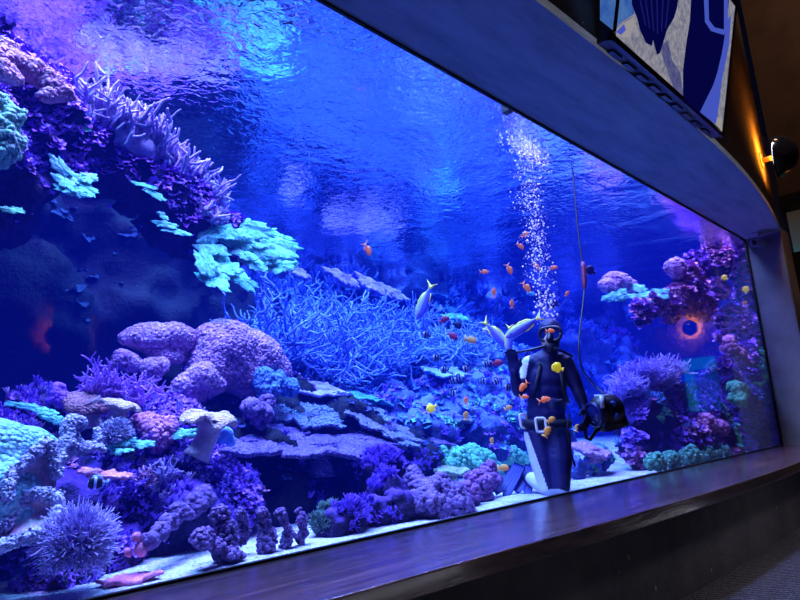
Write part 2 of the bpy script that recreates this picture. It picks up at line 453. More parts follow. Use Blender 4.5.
# ------------------------------------------------------------------ far end of the hall, right of the tank
XR = 15.6
b = MB()
box(b, (XR, -12.0, 0), (XR + 0.3, 0.75, 6.15)); box(b, (XR, 1.6, 0), (XR + 0.3, 2.3, 6.15)); box(b, (XR, 0.75, 2.75), (XR + 0.3, 1.6, 6.15)); box(b, (XR, 0.75, 0), (XR + 0.3, 1.6, 1.45))
box(b, (XR, -12.0, 6.15), (XR + 0.3, 2.96, 14.0)); struct(make_obj('wall_right', b, concrete('far_concrete', (92, 74, 62), 1.2), smooth=False))
def teal_grad():  # teal light painted into the wall colour, fading with height, plus a glow
    k = NT('painted_teal_glow'); co = k.n('ShaderNodeTexCoord').outputs['Object']
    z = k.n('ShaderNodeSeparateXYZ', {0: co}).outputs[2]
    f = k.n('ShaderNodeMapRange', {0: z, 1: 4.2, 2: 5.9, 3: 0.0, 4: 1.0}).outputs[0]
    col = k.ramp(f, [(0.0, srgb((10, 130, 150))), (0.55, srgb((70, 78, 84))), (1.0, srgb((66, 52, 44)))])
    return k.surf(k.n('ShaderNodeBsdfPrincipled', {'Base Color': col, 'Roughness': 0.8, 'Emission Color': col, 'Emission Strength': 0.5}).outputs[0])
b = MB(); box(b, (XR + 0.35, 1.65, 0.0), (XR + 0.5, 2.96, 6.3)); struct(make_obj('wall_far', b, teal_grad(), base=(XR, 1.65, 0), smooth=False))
b = MB(); box(b, (XR - 0.12, 2.3, 5.86), (XR + 0.34, 2.96, 6.149)); struct(make_obj('trim_4', b, black_paint, smooth=False))
b = MB(); dl = atx(784, 260, XR - 0.3); box(b, (XR - 0.35, 2.45, 0.0), (XR - 0.25, dl[1], 4.75)); struct(make_obj('door_1', b, black_paint, smooth=False))
# lit teal niche in the far wall, only met as a reflection in the pane
teal = emis('teal_display_glow', (10, 124, 140), 1.1)
b = MB(); box(b, (XR + 0.22, 0.75, 1.45), (XR + 0.29, 1.6, 2.75)); struct(make_obj('window_2', b, teal, smooth=False))
b = MB(); box(b, (XR + 0.05, 1.05, 1.451), (XR + 0.2, 1.595, 2.45)); struct(make_obj('trim_5', b, emis('dim_teal', (4, 76, 100), 0.8), smooth=False))

# ------------------------------------------------------------------ wall lamps
lamp_shell = plain('smoked_lamp_shell', (26, 24, 26), 0.15, 0.8)
lamp_stem = plain('brass_lamp_stem', (150, 120, 70), 0.35, 0.5, metal=0.6)
def sconce(foot, nrm, r, label, strength, col=(255, 150, 40), gap=0.2):
    foot = np.asarray(foot, float); nrm = np.asarray(nrm, float); nrm = nrm / np.linalg.norm(nrm)
    t = thing('wall_lamp', label, 'lamp', foot, 'round wall lamps')
    b = MB(); lathe(b, foot, nrm, [(0, 0.0), (0.14, 0.0), (0.14, 0.025), (0, 0.025)], 24); make_obj('wall_plate', b, lamp_stem, t)
    b = MB(); tube(b, [foot + nrm * 0.02, foot + nrm * (gap + 0.02)], 0.045, 12, round_end=False); make_obj('stem', b, lamp_stem, t)
    c = foot + nrm * gap
    b = MB(); prof = [(r * 0.96, 0.012), (r, 0.0)] + [(r * math.cos(a), r * math.sin(a)) for a in np.linspace(0, math.pi / 2, 14)]
    lathe(b, c, nrm, prof, 40); make_obj('shade', b, lamp_shell, t)
    b = MB(); lathe(b, c, nrm, [(0.0, 0.0), (r * 0.97, 0.0), (r * 0.97, 0.014), (0, 0.014)], 40)
    make_obj('bulb_disc', b, emis('warm_lamp_%d' % int(strength), col, strength), t)
    return t
sconce((11.62, 2.375, 5.70), (0.1, -1, 0), 0.37, 'dark half-dome wall lamp glowing amber above the right end of the tank', 36)
rp = at(692, 328, 2 * GLASS)            # mirrored view of the far wall
r0 = ray(692, 328); k0 = XR / r0[0]
sconce((XR, 2 * GLASS - r0[1] * k0, EYE[2] + r0[2] * k0), (-1, 0, 0), 0.20, 'dark half-dome wall lamp with amber halo mirrored in the pane at right', 320, (255, 165, 30), 0.07)
r0 = ray(57, 337); k0 = (2 * GLASS + 12.0) / r0[1]
sconce((r0[0] * k0, -12.0, EYE[2] + r0[2] * k0), (0, 1, 0), 0.36, 'dark half-dome wall lamp whose amber crescent is mirrored in the pane at left', 80, (255, 125, 40), 0.16)
r0 = ray(55, 337); k0 = (2 * GLASS + 10.0) / r0[1]
b = MB(); box(b, (r0[0] * k0, -10.3, 0), (r0[0] * k0 + 0.8, -10.0, 8.6)); struct(make_obj('halo_blocker', b, black_paint, smooth=False))  # added block that cuts off half of the lamp mirrored at left

# ------------------------------------------------------------------ hanging monitor
tl = at(613, 40, 1.95); tr_ = at(722, 133, 1.95)
ex = np.array([1.0, 0, 0]); tilt = math.radians(14.3)
ey = np.array([0, -math.sin(tilt), math.cos(tilt)]); en = np.cross(ex, ey)      # en points to the viewer and down
if en[1] > 0: en = -en
x0, x1 = tl[0], tr_[0]; z0 = (tl[2] + tr_[2]) / 2
O = np.array([x0, 1.95, z0]); W, H = x1 - x0, (x1 - x0) * 9 / 16
bez = plain('monitor_bezel', (14, 14, 20), 0.35, 0.5); case = plain('monitor_case', (60, 60, 66), 0.5)
t = thing('wall_monitor', 'large flat monitor tilted down above the tank, showing a close-up of a diver', 'monitor', O + ex * W / 2 - en * 0.05)
b = MB(); c = O + ex * W / 2 + ey * H / 2
obox(b, c - en * 0.085, [ex, ey, en], [W / 2 + 0.02, H / 2 + 0.02, 0.06]); make_obj('casing', b, case, t, smooth=False)
b = MB()
for s_ in (-1, 1):
    obox(b, c + ex * s_ * (W / 2) - en * 0.01, [ex, ey, en], [0.03, H / 2 + 0.03, 0.022]); obox(b, c + ey * s_ * (H / 2) - en * 0.01, [ex, ey, en], [W / 2 + 0.03, 0.03, 0.022])
make_obj('bezel', b, bez, t, smooth=False)
for kx in range(9):
    b = MB(); obox(b, O + ex * (0.25 + kx * 0.3) - ey * 0.03 - en * 0.1, [ex, ey, en], [0.09, 0.012, 0.03]); make_obj('vent_slot', b, bez, t, smooth=False)
b = MB(); obox(b, c - en * 0.2, [ex, ey, en], [0.3, 0.25, 0.07]); obox(b, [c[0], 2.0, c[2]], np.eye(3), [0.12, 0.12, 0.1]); make_obj('mount', b, bez, t, smooth=False)
def on_tv(px, py, lift):
    r = ray(px, py); k = ((O - EYE) @ en + lift) / (r @ en); return EYE + r * k
def screen_mat(name, c1, c2, s, scale):
    k = NT(name); co = k.n('ShaderNodeTexCoord').outputs['Object']
    nz = k.n('ShaderNodeTexNoise', {'Vector': co, 'Scale': scale, 'Detail': 5.0, 'Roughness': 0.7}).outputs[0]
    col = k.ramp(nz, [(0.35, srgb(c1)), (0.62, srgb(c2))])
    return k.surf(k.n('ShaderNodeEmission', {'Color': col, 'Strength': s}).outputs[0])
SM = [screen_mat('screen_sand', (98, 100, 124), (150, 148, 158), 1.0, 14.0), screen_mat('screen_water', (30, 70, 160), (70, 110, 170), 1.0, 4.0), emis('screen_dark', (4, 4, 62), 1.0),
      emis('screen_white', (66, 84, 188), 1.0), emis('screen_rib', (24, 24, 104), 1.0), screen_mat('screen_shadow', (60, 64, 116), (92, 94, 134), 1.0, 9.0), emis('screen_bag', (150, 146, 150), 1.0)]
def tvpoly(b, pts, mi, lift):
    bmv = [on_tv(px, py, lift) for px, py in pts]
    b.poly(bmv, mi)
b = MB(); eps = 0.004
q = [O + en * eps, O + ex * W + en * eps, O + ex * W + ey * H + en * eps, O + ey * H + en * eps]; b.add(q, [[0, 1, 2, 3]], 0)
tvpoly(b, [(615, 32), (619, 24), (634, 14), (636, -30), (600, -30), (600, 20)], 1, eps * 2)
tvpoly(b, [(614, 33), (620, 26), (634, 17), (634, 26), (629, 38), (622, 37)], 6, eps * 3)
tvpoly(b, [(616, 32), (624, 24), (626, 30), (621, 35)], 3, eps * 4)
tvpoly(b, [(660, 46), (668, 40), (672, 60), (680, 72), (684, 98), (677, 96), (670, 78), (664, 62)], 5, eps * 2)
tvpoly(b, [(629, -40), (632, 5), (637, 18), (640, 30), (646, 43), (652, 46), (653, 40), (657, 55), (660, 53), (664, 40), (667, 30), (674, 18), (677, 8), (684, -40)], 2, eps * 3)
for kx in range(6):
    fx = kx / 5.0
    xa, xb = 633 + fx * 38, 645 + fx * 20
    tvpoly(b, [(xa, -30), (xa + 1.6, -30), (xb + 1.2, 34 - abs(fx - 0.6) * 14), (xb, 34 - abs(fx - 0.6) * 14)], 4, eps * 4)
tvpoly(b, [(693, -40), (690, 20), (686, 45), (683, 70), (683, 100), (702, 116), (712, 90), (720, 64), (726, 30), (733, -40)], 2, eps * 3)
tvpoly(b, [(731, 16), (729, 45), (722, 80), (717, 121), (715, 124), (700, 112), (708, 100), (717, 74), (724, 44), (727, 20)], 3, eps * 4)
tvpoly(b, [(716, 124), (717, 117), (722, 119), (722, 132)], 6, eps * 5)
for pts in ([(703, -20), (705, 22), (709, 20), (708, -20)], [(705, 22), (711, 31), (724, 35), (726, 30), (713, 27), (709, 20)], [(724, 35), (728, 28), (728, -20), (724, -20), (724, 27)]):
    tvpoly(b, pts, 3, eps * 5)
make_obj('screen', b, SM, t, smooth=False)

# small camera bracketed under the soffit at the corner of the opening
pc = at(753, 236, 3.05); 
t = thing('security_camera', 'small pale camera bracketed under the soffit beside the jamb', 'camera', (pc[0], pc[1], SOFFIT))
grey = plain('pale_plastic', (150, 155, 170), 0.5)
pc = np.array([min(pc[0], 12.95), pc[1] - 0.12, SOFFIT - 0.2])
b = MB(); tube(b, [pc + [0.0, 0, 0.2], pc + [0, 0, 0.02]], 0.03, 10, round_end=False); box(b, pc + np.array([-0.08, -0.06, 0.185]), pc + np.array([0.08, 0.06, 0.2])); make_obj('bracket', b, grey, t)
b = MB(); tube(b, [pc + [-0.2, 0.05, -0.03], pc + [0.18, -0.04, 0.03]], 0.075, 16, round_end=False); make_obj('housing', b, grey, t)
b = MB(); tube(b, [pc + [-0.215, 0.054, -0.034], pc + [-0.2, 0.05, -0.03]], 0.055, 16, round_end=False); make_obj('lens', b, bez, t)

# ------------------------------------------------------------------ aquarium shell
tank_back = plain('tank_backwall', (40, 52, 120), 0.9)
b = MB()
XT = 30.0
box(b, (-4.6, 12.0, 0), (XT, 12.2, 7.6)); struct(make_obj('wall_tank_back', b, tank_back, smooth=False))
b = MB(); box(b, (-4.8, GLASS + 0.05, 0), (-4.6, 12.0, 7.6)); struct(make_obj('wall_tank_left', b, tank_back, smooth=False))
b = MB(); box(b, (XT, GLASS + 0.03, 0), (XT + 0.2, 12.0, 7.6)); struct(make_obj('wall_tank_right', b, tank_back, smooth=False))
b = MB(); box(b, (13.92, 2.97, 0), (XT, GLASS + 0.022, 7.6)); struct(make_obj('wall_tank_front', b, tank_back, smooth=False))
b = MB(); box(b, (-4.6, GLASS - 0.2, SOFFIT + 0.11), (13.5, GLASS + 0.022, 7.6)); struct(make_obj('wall_tank_header', b, tank_back, smooth=False))
b = MB(); box(b, (-4.8, GLASS + 0.03, 7.6), (XT + 0.2, 12.2, 7.7)); struct(make_obj('ceiling_tank', b, dark_ceiling, smooth=False))
# the water body
b = MB(); box(b, (-4.55, GLASS + 0.028, 0.02), (XT - 0.05, 11.95, SURF))
water = tag(make_obj('water', b, water_mat(), base=(0, 0, 0), smooth=False), 'clear blue aquarium water with a rippled mirror-like surface behind the pane', 'water', kind='stuff')
# sand bed
def sand_mat():
    k = NT('coral_sand'); co = k.n('ShaderNodeTexCoord').outputs['Object']
    a = k.n('ShaderNodeTexNoise', {'Vector': co, 'Scale': 2.5, 'Detail': 8.0, 'Roughness': 0.7}).outputs[0]
    g = k.n('ShaderNodeTexNoise', {'Vector': co, 'Scale': 45.0, 'Detail': 3.0, 'Roughness': 0.7}).outputs[0]
    col = k.ramp(k.math('ADD', k.math('MULTIPLY', a, 0.45), k.math('MULTIPLY', g, 0.55)), [(0.36, srgb((70, 74, 110))), (0.5, srgb((190, 190, 205))), (0.64, srgb((235, 232, 235)))])
    bp = k.n('ShaderNodeBump', {'Height': g, 'Strength': 0.9, 'Distance': 0.03})
    return k.surf(k.n('ShaderNodeBsdfPrincipled', {'Base Color': col, 'Roughness': 0.95, 'Specular IOR Level': 0.1, 'Normal': bp.outputs[0]}).outputs[0])
nx, ny = 260, 70
X, Y = np.meshgrid(np.linspace(-4.5, XT - 0.1, nx), np.linspace(GLASS + 0.035, 11.9, ny))
P = np.stack([X.ravel(), Y.ravel(), np.zeros(nx * ny)], 1)
P[:, 2] = SAND + 0.035 * fbm(P * 1.4, 4, 3) + np.clip(P[:, 1] - 4.2, 0, 9) * 0.05
i = np.arange(ny - 1)[:, None] * nx + np.arange(nx - 1)[None]
q = np.stack([i, i + 1, i + nx + 1, i + nx], -1).reshape(-1, 4)
b = MB(); b.add(P, q)
tag(make_obj('sand_bed', b, sand_mat(), base=(0, 0, SAND)), 'pale grainy coral sand covering the tank floor', 'sand', kind='stuff')

# ================================================================== light
def area(name, loc, size, power, col, target=None, size_y=None, spread=None):
    d = bpy.data.lights.new(name, 'AREA'); d.energy = power; d.color = col; d.size = size
    if size_y: d.shape = 'RECTANGLE'; d.size_y = size_y
    if spread: d.spread = math.radians(spread)
    o = bpy.data.objects.new(name, d); COL.objects.link(o); o.location = loc
    t = Vector(target) if target is not None else Vector((loc[0], loc[1], 0))
    o.rotation_euler = (t - Vector(loc)).to_track_quat('-Z', 'Y').to_euler(); return o
area('far_wall_fill', (11.5, 0.2, 13.5), 0.8, 46, (1.0, 0.6, 0.42), (15.6, 2.2, 8.0), spread=120)  # added warm fill, brightens the far wall
area('hall_fill', (7.0, 0.7, 13.6), 1.0, 420, (0.85, 0.8, 1.0), (6.5, 2.0, 0.0), spread=90)  # added fill from high up, lifts the parapet and floor
area('parapet_fill', (3.4, 0.5, 0.15), 2.0, 1.5, (0.8, 0.8, 1.0), (3.6, 2.2, 0.45), size_y=0.06)  # unseen low fills added to brighten the wall under the sill
area('parapet_fill', (7.6, 0.9, 0.15), 2.4, 1.5, (0.8, 0.8, 1.0), (7.8, 2.2, 0.45), size_y=0.06)
BL = (0.26, 0.34, 1.0); VI = (0.42, 0.30, 1.0); CY = (0.22, 0.52, 1.0)
for fx, fc in ((0.6, BL), (2.4, VI), (4.4, BL), (6.6, VI), (9.0, BL), (11.8, VI)):
    area('front_light_bar', (fx, 3.42, 5.6), 1.4, 60, fc, (fx, 4.6, 1.0), size_y=0.1, spread=140)
KL = 280
for k, (lx, ly, e, c, tx, ty) in enumerate([
        (0.2, 4.1, 1.5, CY, 0.2, 4.5), (2.2, 4.1, 1.6, VI, 2.2, 4.7), (4.4, 4.2, 1.1, CY, 4.4, 4.8), (6.6, 4.3, 1.2, BL, 6.5, 5.0),
        (8.8, 4.3, 1.1, VI, 8.8, 5.0), (11.0, 4.3, 1.1, BL, 11.2, 4.6), (13.4, 4.4, 1.0, VI, 13.4, 4.6), (16.0, 4.6, 1.0, BL, 16.0, 4.8),
        (0.8, 5.2, 1.0, VI, 0.8, 5.3), (2.4, 5.6, 0.7, BL, 2.5, 5.8), (13.0, 3.75, 0.9, VI, 13.0, 3.8), (15.0, 3.8, 0.9, BL, 15.0, 3.9), (18.0, 4.2, 0.8, BL, 18.0, 4.4), (1.2, 6.6, 0.5, VI, 1.5, 6.8), (4.0, 6.6, 1.2, CY, 4.2, 6.8), (6.8, 6.8, 1.3, BL, 6.8, 7.0), (9.6, 6.8, 1.2, CY, 9.6, 7.0),
        (12.6, 6.8, 1.1, BL, 12.6, 7.0), (16.0, 7.0, 1.0, VI, 16, 7.2), (4.0, 9.6, 1.2, BL, 4, 9.8), (8.5, 9.6, 1.2, BL, 8.5, 9.8), (13, 9.6, 1.2, BL, 13, 9.8), (18.5, 9.6, 1.2, BL, 18.5, 9.8)]):
    area('tank_light', (lx, ly, 7.3), 0.9, KL * e, c, (tx, ty, 0), spread=110)

# ================================================================== reef builders
def nub_template(sub=2, amp=0.35, fr=1.6, seed=1, flat=1.0):
    v, f = ICO1 if sub == 1 else ICO2
    d = 1 + amp * fbm(v * fr + seed * 9.1, 3, seed)
    v = v * d[:, None]; v[:, 2] *= flat; v[:, 2] += 0.35 * flat
    return v, f
def sprig_template(n=5, seed=1, thick=0.13, spread=0.8, sides=5):
    r = np.random.default_rng(seed); b = MB()
    for k in range(n):
        a = r.uniform(0, 6.28); s = r.uniform(0.1, spread)
        d = np.array([math.cos(a) * s, math.sin(a) * s, 1.0]); L = r.uniform(0.8, 1.3)
        p = np.array([d * L * t + np.array([0, 0, 0.12 * t * t]) for t in (0, 0.35, 0.7, 1.0)])
        tube(b, p, [thick, thick * 0.95, thick * 0.8, thick * 0.6], sides, round_end=True)
    V = b.verts(); T = tris({k: np.concatenate(b.f[k]) for k in (3, 4) if b.f[k]})
    return V, T
def frill_template(seed=1, n=14, rings=3):
    r = np.random.default_rng(seed)
    b = []; a = np.arange(n) * 2 * math.pi / n
    V = [[0, 0, 0.05]]
    for k in range(1, rings + 1):
        rr = k / rings
        w = rr * (1 + 0.35 * np.sin(a * 2 + r.uniform(0, 6)) * rr + 0.2 * np.sin(a * 5 + r.uniform(0, 6)) * rr)
        z = 0.25 * rr * rr + 0.16 * np.sin(a * 4 + r.uniform(0, 6)) * rr
        V += list(np.stack([w * np.cos(a), w * np.sin(a), z], 1))
    V = np.array(V); T = [[0, 1 + k, 1 + (k + 1) % n] for k in range(n)]
    for q in range(rings - 1):
        o = 1 + q * n
        for k in range(n):
            k2 = (k + 1) % n; T += [[o + k, o + n + k, o + n + k2], [o + k, o + n + k2, o + k2]]
    T = np.array(T); V2 = V.copy(); V2[:, 2] -= 0.09
    return np.vstack([V, V2]), np.vstack([T, T[:, ::-1] + len(V)])
NUBS = [nub_template(2, 0.75, 2.3, s, 0.8) for s in (1, 2, 3, 4)]
SPRIGS = [sprig_template(6, s) for s in (1, 2, 3)]
FRILLS = [frill_template(s) for s in (1, 2, 3)]
BALLS = [nub_template(1, 0.1, 1.5, s) for s in (1, 2)]

def spheres_mb(sph):
    """sph: (px, py, Y, radius_px[, (sx, sy, sz)])"""
    b = MB(); out = []
    for s in sph:
        P = at(s[0], s[1], s[2]); r = s[3] * unit(P); q = np.array(s[4]) if len(s) > 4 else np.ones(3)
        b.add(ICO3[0] * r * q + P, ICO3[1]); out.append((P, r))
    return b, out
def lump_shape(sph, voxel=0.06, disp=((1.2, 0.35), (4.5, 0.10), (13.0, 0.03)), seed=0, ridged=True, pit=None):
    b, cs = spheres_mb(sph)
    V, fs = remesh(b, voxel)
    rm = np.mean([r for _, r in cs])
    for k, (fr, am) in enumerate(disp):
        N = vnormals(V, fs)
        n = fbm(V * fr + seed * 3.7, 4, seed + k)
        if ridged and k == 0: n = 1.0 - 2.2 * np.abs(n) - 0.35
        V = V + N * (n * am)[:, None]
    if pit:
        N = vnormals(V, fs); wl = worley(V * pit[0] + 0.4 * np.stack([vnoise(V * 2.0, 5), vnoise(V * 2.0, 6), vnoise(V * 2.0, 7)], 1), seed)
        V = V + N * ((0.45 - wl) * pit[1])[:, None]
    return V, fs
def fix_floor(V, z=SAND - 0.05):
    V[:, 2] = np.maximum(V[:, 2], z); return V
def growth_on(parent, V, fs, name, kind, n, size, mat, cond=None, patch=(2.0, 0.0), seed=0, jitter=0.5):
    """growth of one colour on a rock: a part of that rock"""
    def c(C, N):
        w = np.clip(N[:, 2] * 0.75 - N[:, 1] * 0.35 + 0.25, 0, 1)
        w = w * (fbm(C * patch[0] + seed * 5.3, 3, seed) > patch[1])
        if cond is not None: w = w * cond(C, N)
        return w
    n = int(n * dict(nub=3.6, sprig=1.9, frill=2.0, ball=3)[kind]); size = size * dict(nub=0.46, sprig=0.72, frill=0.72, ball=0.5)[kind]
    P, N = surf_samples(V, fs, n, c)
    if not len(P): return None
    b = MB(); N2 = N * 0.7 + np.array([0, -0.15, 0.45])
    rot = align_rot(N2); s = size * rng.uniform(1 - jitter, 1 + jitter, len(P))
    tm = dict(nub=NUBS, sprig=SPRIGS, frill=FRILLS, ball=BALLS)[kind]
    pick = rng.integers(0, len(tm), len(P))
    for k, t_ in enumerate(tm):
        m_ = pick == k
        if m_.any(): instances(b, t_, P[m_] - N[m_] * (0.15 * s[m_])[:, None], rot[m_], s[m_])
    o = make_obj(name, b, mat, parent); o['kind'] = 'stuff'; return o
ROCKS = {}
def rock(label, sph, mat, voxel=0.06, disp=((1.1, 0.30), (4.2, 0.12), (12.0, 0.04)), seed=0, growth=(), name='reef_rock', cat='rock', floor=True, group=None, front=False):
    V, fs = lump_shape(sph, voxel, disp, seed, pit=(0.22 / voxel, voxel * 1.7))
    if floor: V = fix_floor(V)
    if front: V[:, 1] = np.where(V[:, 1] < 3.45, 3.45 - 0.12 * np.tanh((3.45 - V[:, 1]) * 2), V[:, 1])
    c = V.mean(0); base = (c[0], c[1], V[:, 2].min())
    t = thing(name, label, cat, base, group)
    b = MB(); b.add(V, fs); o = make_obj('rock_body', b, mat, t)
    for k, g in enumerate(growth): growth_on(t, V, fs, *g[:5], seed=seed * 7 + k, **(g[5] if len(g) > 5 else {}))
    ROCKS[label] = (V, fs)
    return t

# ------------------------------------------------------------------ materials of the reef
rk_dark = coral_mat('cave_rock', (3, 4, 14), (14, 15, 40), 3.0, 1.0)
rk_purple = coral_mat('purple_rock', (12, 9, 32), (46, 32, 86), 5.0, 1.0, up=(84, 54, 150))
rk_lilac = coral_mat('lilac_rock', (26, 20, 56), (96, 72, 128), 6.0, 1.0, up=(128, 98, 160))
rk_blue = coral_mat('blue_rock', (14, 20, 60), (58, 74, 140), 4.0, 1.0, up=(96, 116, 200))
g_purple = coral_mat('purple_crust', (104, 56, 190), (190, 126, 255), 9.0, 0.6)
g_violet = coral_mat('violet_crust', (70, 40, 150), (140, 96, 230), 9.0, 0.6)
g_pink = coral_mat('pink_crust', (150, 84, 150), (226, 150, 196), 9.0, 0.6)
g_mint = coral_mat('mint_crust', (60, 150, 160), (130, 236, 210), 7.0, 0.6, glow=0.05)
g_green = coral_mat('green_crust', (40, 110, 110), (130, 220, 170), 8.0, 0.6, glow=0.03)
g_cyan = coral_mat('cyan_crust', (52, 84, 160), (108, 156, 216), 8.0, 0.6)
g_blue = coral_mat('blue_crust', (50, 70, 170), (120, 150, 240), 8.0, 0.6)
c_mauve = coral_mat('mauve_polyps', (150, 104, 176), (232, 180, 232), 5.0, 0.5, vor=26)
c_rose = coral_mat('rose_leather', (140, 88, 130), (206, 150, 186), 5.0, 0.5, vor=30)
c_lav = coral_mat('lavender_finger', (100, 90, 160), (182, 160, 204), 5.0, 0.3)
c_mint = coral_mat('mint_plate', (44, 124, 140), (126, 214, 204), 5.0, 0.8, glow=0.02)
c_stag = coral_mat('staghorn_blue', (58, 84, 180), (136, 166, 240), 6.0, 0.4)
c_stag2 = coral_mat('staghorn_pale', (84, 120, 196), (160, 200, 240), 6.0, 0.4)
c_plate = coral_mat('plate_lilac', (82, 66, 140), (142, 116, 196), 7.0, 0.7, vor=40)
c_plate2 = coral_mat('plate_greyblue', (84, 96, 150), (146, 160, 206), 7.0, 0.7, vor=40)
c_plate3 = coral_mat('plate_cyan', (60, 120, 170), (120, 196, 220), 7.0, 0.6)
c_leather = coral_mat('beige_leather', (190, 156, 160), (246, 214, 206), 6.0, 0.4, vor=60)
c_leather_in = coral_mat('leather_underside', (140, 116, 140), (196, 168, 184), 5.0, 0.3)
c_carpet = coral_mat('carpet_cyan', (100, 176, 206), (190, 250, 250), 6.0, 0.6, vor=34)
c_fold = coral_mat('folded_leather_pale', (140, 140, 196), (216, 212, 240), 6.0, 0.5, vor=44)
c_anem = coral_mat('anemone_lavender', (128, 112, 186), (206, 186, 232), 4.0, 0.2)
c_anem_c = coral_mat('anemone_core', (90, 70, 200), (140, 120, 250), 4.0, 0.3)
c_bead = coral_mat('green_beads', (48, 124, 116), (120, 206, 160), 6.0, 0.3, glow=0.03)
c_gdome = coral_mat('green_dome', (30, 84, 84), (96, 176, 140), 8.0, 0.6)
c_pink = coral_mat('pink_sponge', (170, 84, 130), (232, 140, 176), 6.0, 0.4)
c_pinkp = coral_mat('pink_table', (160, 108, 164), (214, 160, 196), 8.0, 0.5, vor=36)
c_knob = coral_mat('knob_lilac', (62, 46, 104), (140, 108, 164), 6.0, 0.6)

PUR = lambda n, s, patch=(2.0, -0.1): ('encrusting_coral', 'frill', int(n * 1.6), s * 0.85, g_purple, dict(patch=patch))

# ------------------------------------------------------------------ rocks, left to right
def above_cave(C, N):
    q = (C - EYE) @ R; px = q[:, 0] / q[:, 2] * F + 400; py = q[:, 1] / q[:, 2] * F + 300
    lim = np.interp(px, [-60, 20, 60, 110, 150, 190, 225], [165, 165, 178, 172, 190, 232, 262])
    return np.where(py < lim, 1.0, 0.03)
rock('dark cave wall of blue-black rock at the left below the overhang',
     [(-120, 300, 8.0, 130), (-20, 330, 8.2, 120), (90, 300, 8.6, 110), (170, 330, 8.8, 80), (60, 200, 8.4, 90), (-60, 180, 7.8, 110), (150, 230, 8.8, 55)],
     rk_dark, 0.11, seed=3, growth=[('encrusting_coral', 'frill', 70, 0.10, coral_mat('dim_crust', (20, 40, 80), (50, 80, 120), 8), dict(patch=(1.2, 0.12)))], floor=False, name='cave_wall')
rock('purple-crusted rock overhang jutting from the upper left corner',
     [(-70, 150, 5.6, 95), (-20, 120, 5.7, 75), (35, 130, 5.7, 52), (75, 140, 5.7, 40), (115, 158, 5.7, 32), (150, 182, 5.8, 27), (180, 215, 5.9, 24), (208, 240, 6.0, 22), (225, 262, 6.1, 18), (-60, 60, 5.9, 70), (20, 40, 6.5, 42)],
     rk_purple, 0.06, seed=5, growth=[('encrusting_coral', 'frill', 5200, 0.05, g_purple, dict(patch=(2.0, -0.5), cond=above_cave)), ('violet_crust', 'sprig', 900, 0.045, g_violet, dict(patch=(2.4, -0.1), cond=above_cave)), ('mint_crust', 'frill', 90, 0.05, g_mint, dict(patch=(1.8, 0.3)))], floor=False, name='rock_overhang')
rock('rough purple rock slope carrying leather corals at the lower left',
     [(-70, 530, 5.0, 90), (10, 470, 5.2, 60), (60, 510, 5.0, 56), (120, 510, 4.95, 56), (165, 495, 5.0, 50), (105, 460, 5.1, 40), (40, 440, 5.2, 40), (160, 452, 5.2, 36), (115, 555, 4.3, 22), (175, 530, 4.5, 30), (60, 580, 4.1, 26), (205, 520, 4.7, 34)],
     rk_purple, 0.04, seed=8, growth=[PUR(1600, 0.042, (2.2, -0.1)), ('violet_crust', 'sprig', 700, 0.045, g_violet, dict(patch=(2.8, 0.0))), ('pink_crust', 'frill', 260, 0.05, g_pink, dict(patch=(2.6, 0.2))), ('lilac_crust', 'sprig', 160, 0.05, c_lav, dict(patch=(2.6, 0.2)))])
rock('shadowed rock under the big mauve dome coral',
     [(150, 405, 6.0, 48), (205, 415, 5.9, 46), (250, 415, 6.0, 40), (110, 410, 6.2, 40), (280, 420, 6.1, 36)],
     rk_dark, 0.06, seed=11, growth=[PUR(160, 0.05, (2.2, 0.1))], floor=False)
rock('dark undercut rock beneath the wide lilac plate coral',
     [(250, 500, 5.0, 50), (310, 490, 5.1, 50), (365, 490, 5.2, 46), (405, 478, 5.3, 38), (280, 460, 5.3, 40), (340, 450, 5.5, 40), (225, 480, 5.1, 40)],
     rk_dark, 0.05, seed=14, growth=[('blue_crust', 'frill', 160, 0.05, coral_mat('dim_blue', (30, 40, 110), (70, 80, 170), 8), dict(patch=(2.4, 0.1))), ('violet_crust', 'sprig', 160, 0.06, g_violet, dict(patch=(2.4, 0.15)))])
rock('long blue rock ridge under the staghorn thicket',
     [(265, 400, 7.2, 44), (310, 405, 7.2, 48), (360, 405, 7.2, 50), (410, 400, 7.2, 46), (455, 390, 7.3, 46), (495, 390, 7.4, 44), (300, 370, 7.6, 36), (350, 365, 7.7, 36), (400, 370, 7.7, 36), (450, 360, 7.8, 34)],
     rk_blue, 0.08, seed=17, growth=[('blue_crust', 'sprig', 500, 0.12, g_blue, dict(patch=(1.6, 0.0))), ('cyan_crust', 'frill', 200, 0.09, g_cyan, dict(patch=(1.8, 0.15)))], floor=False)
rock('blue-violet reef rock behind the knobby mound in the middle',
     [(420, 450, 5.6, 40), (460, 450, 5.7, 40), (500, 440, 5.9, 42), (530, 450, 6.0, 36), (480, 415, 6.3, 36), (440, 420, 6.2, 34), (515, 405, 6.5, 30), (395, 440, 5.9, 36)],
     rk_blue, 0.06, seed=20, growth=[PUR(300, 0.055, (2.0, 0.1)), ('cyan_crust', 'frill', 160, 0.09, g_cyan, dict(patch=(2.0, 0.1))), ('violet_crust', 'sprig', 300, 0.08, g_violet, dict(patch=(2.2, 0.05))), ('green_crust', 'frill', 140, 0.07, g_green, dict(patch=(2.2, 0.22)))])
rock('violet rubble rock on the sand left of the knobby mound',
     [(374, 512, 3.85, 17), (354, 518, 3.8, 13), (390, 494, 4.1, 18), (338, 524, 3.8, 10), (396, 508, 3.8, 12), (382, 474, 4.4, 18)],
     rk_purple, 0.03, ((1.5, 0.14), (6, 0.06), (15, 0.025)), seed=23, growth=[('violet_crust', 'sprig', 260, 0.055, g_violet, dict(patch=(3.0, -0.1)))])
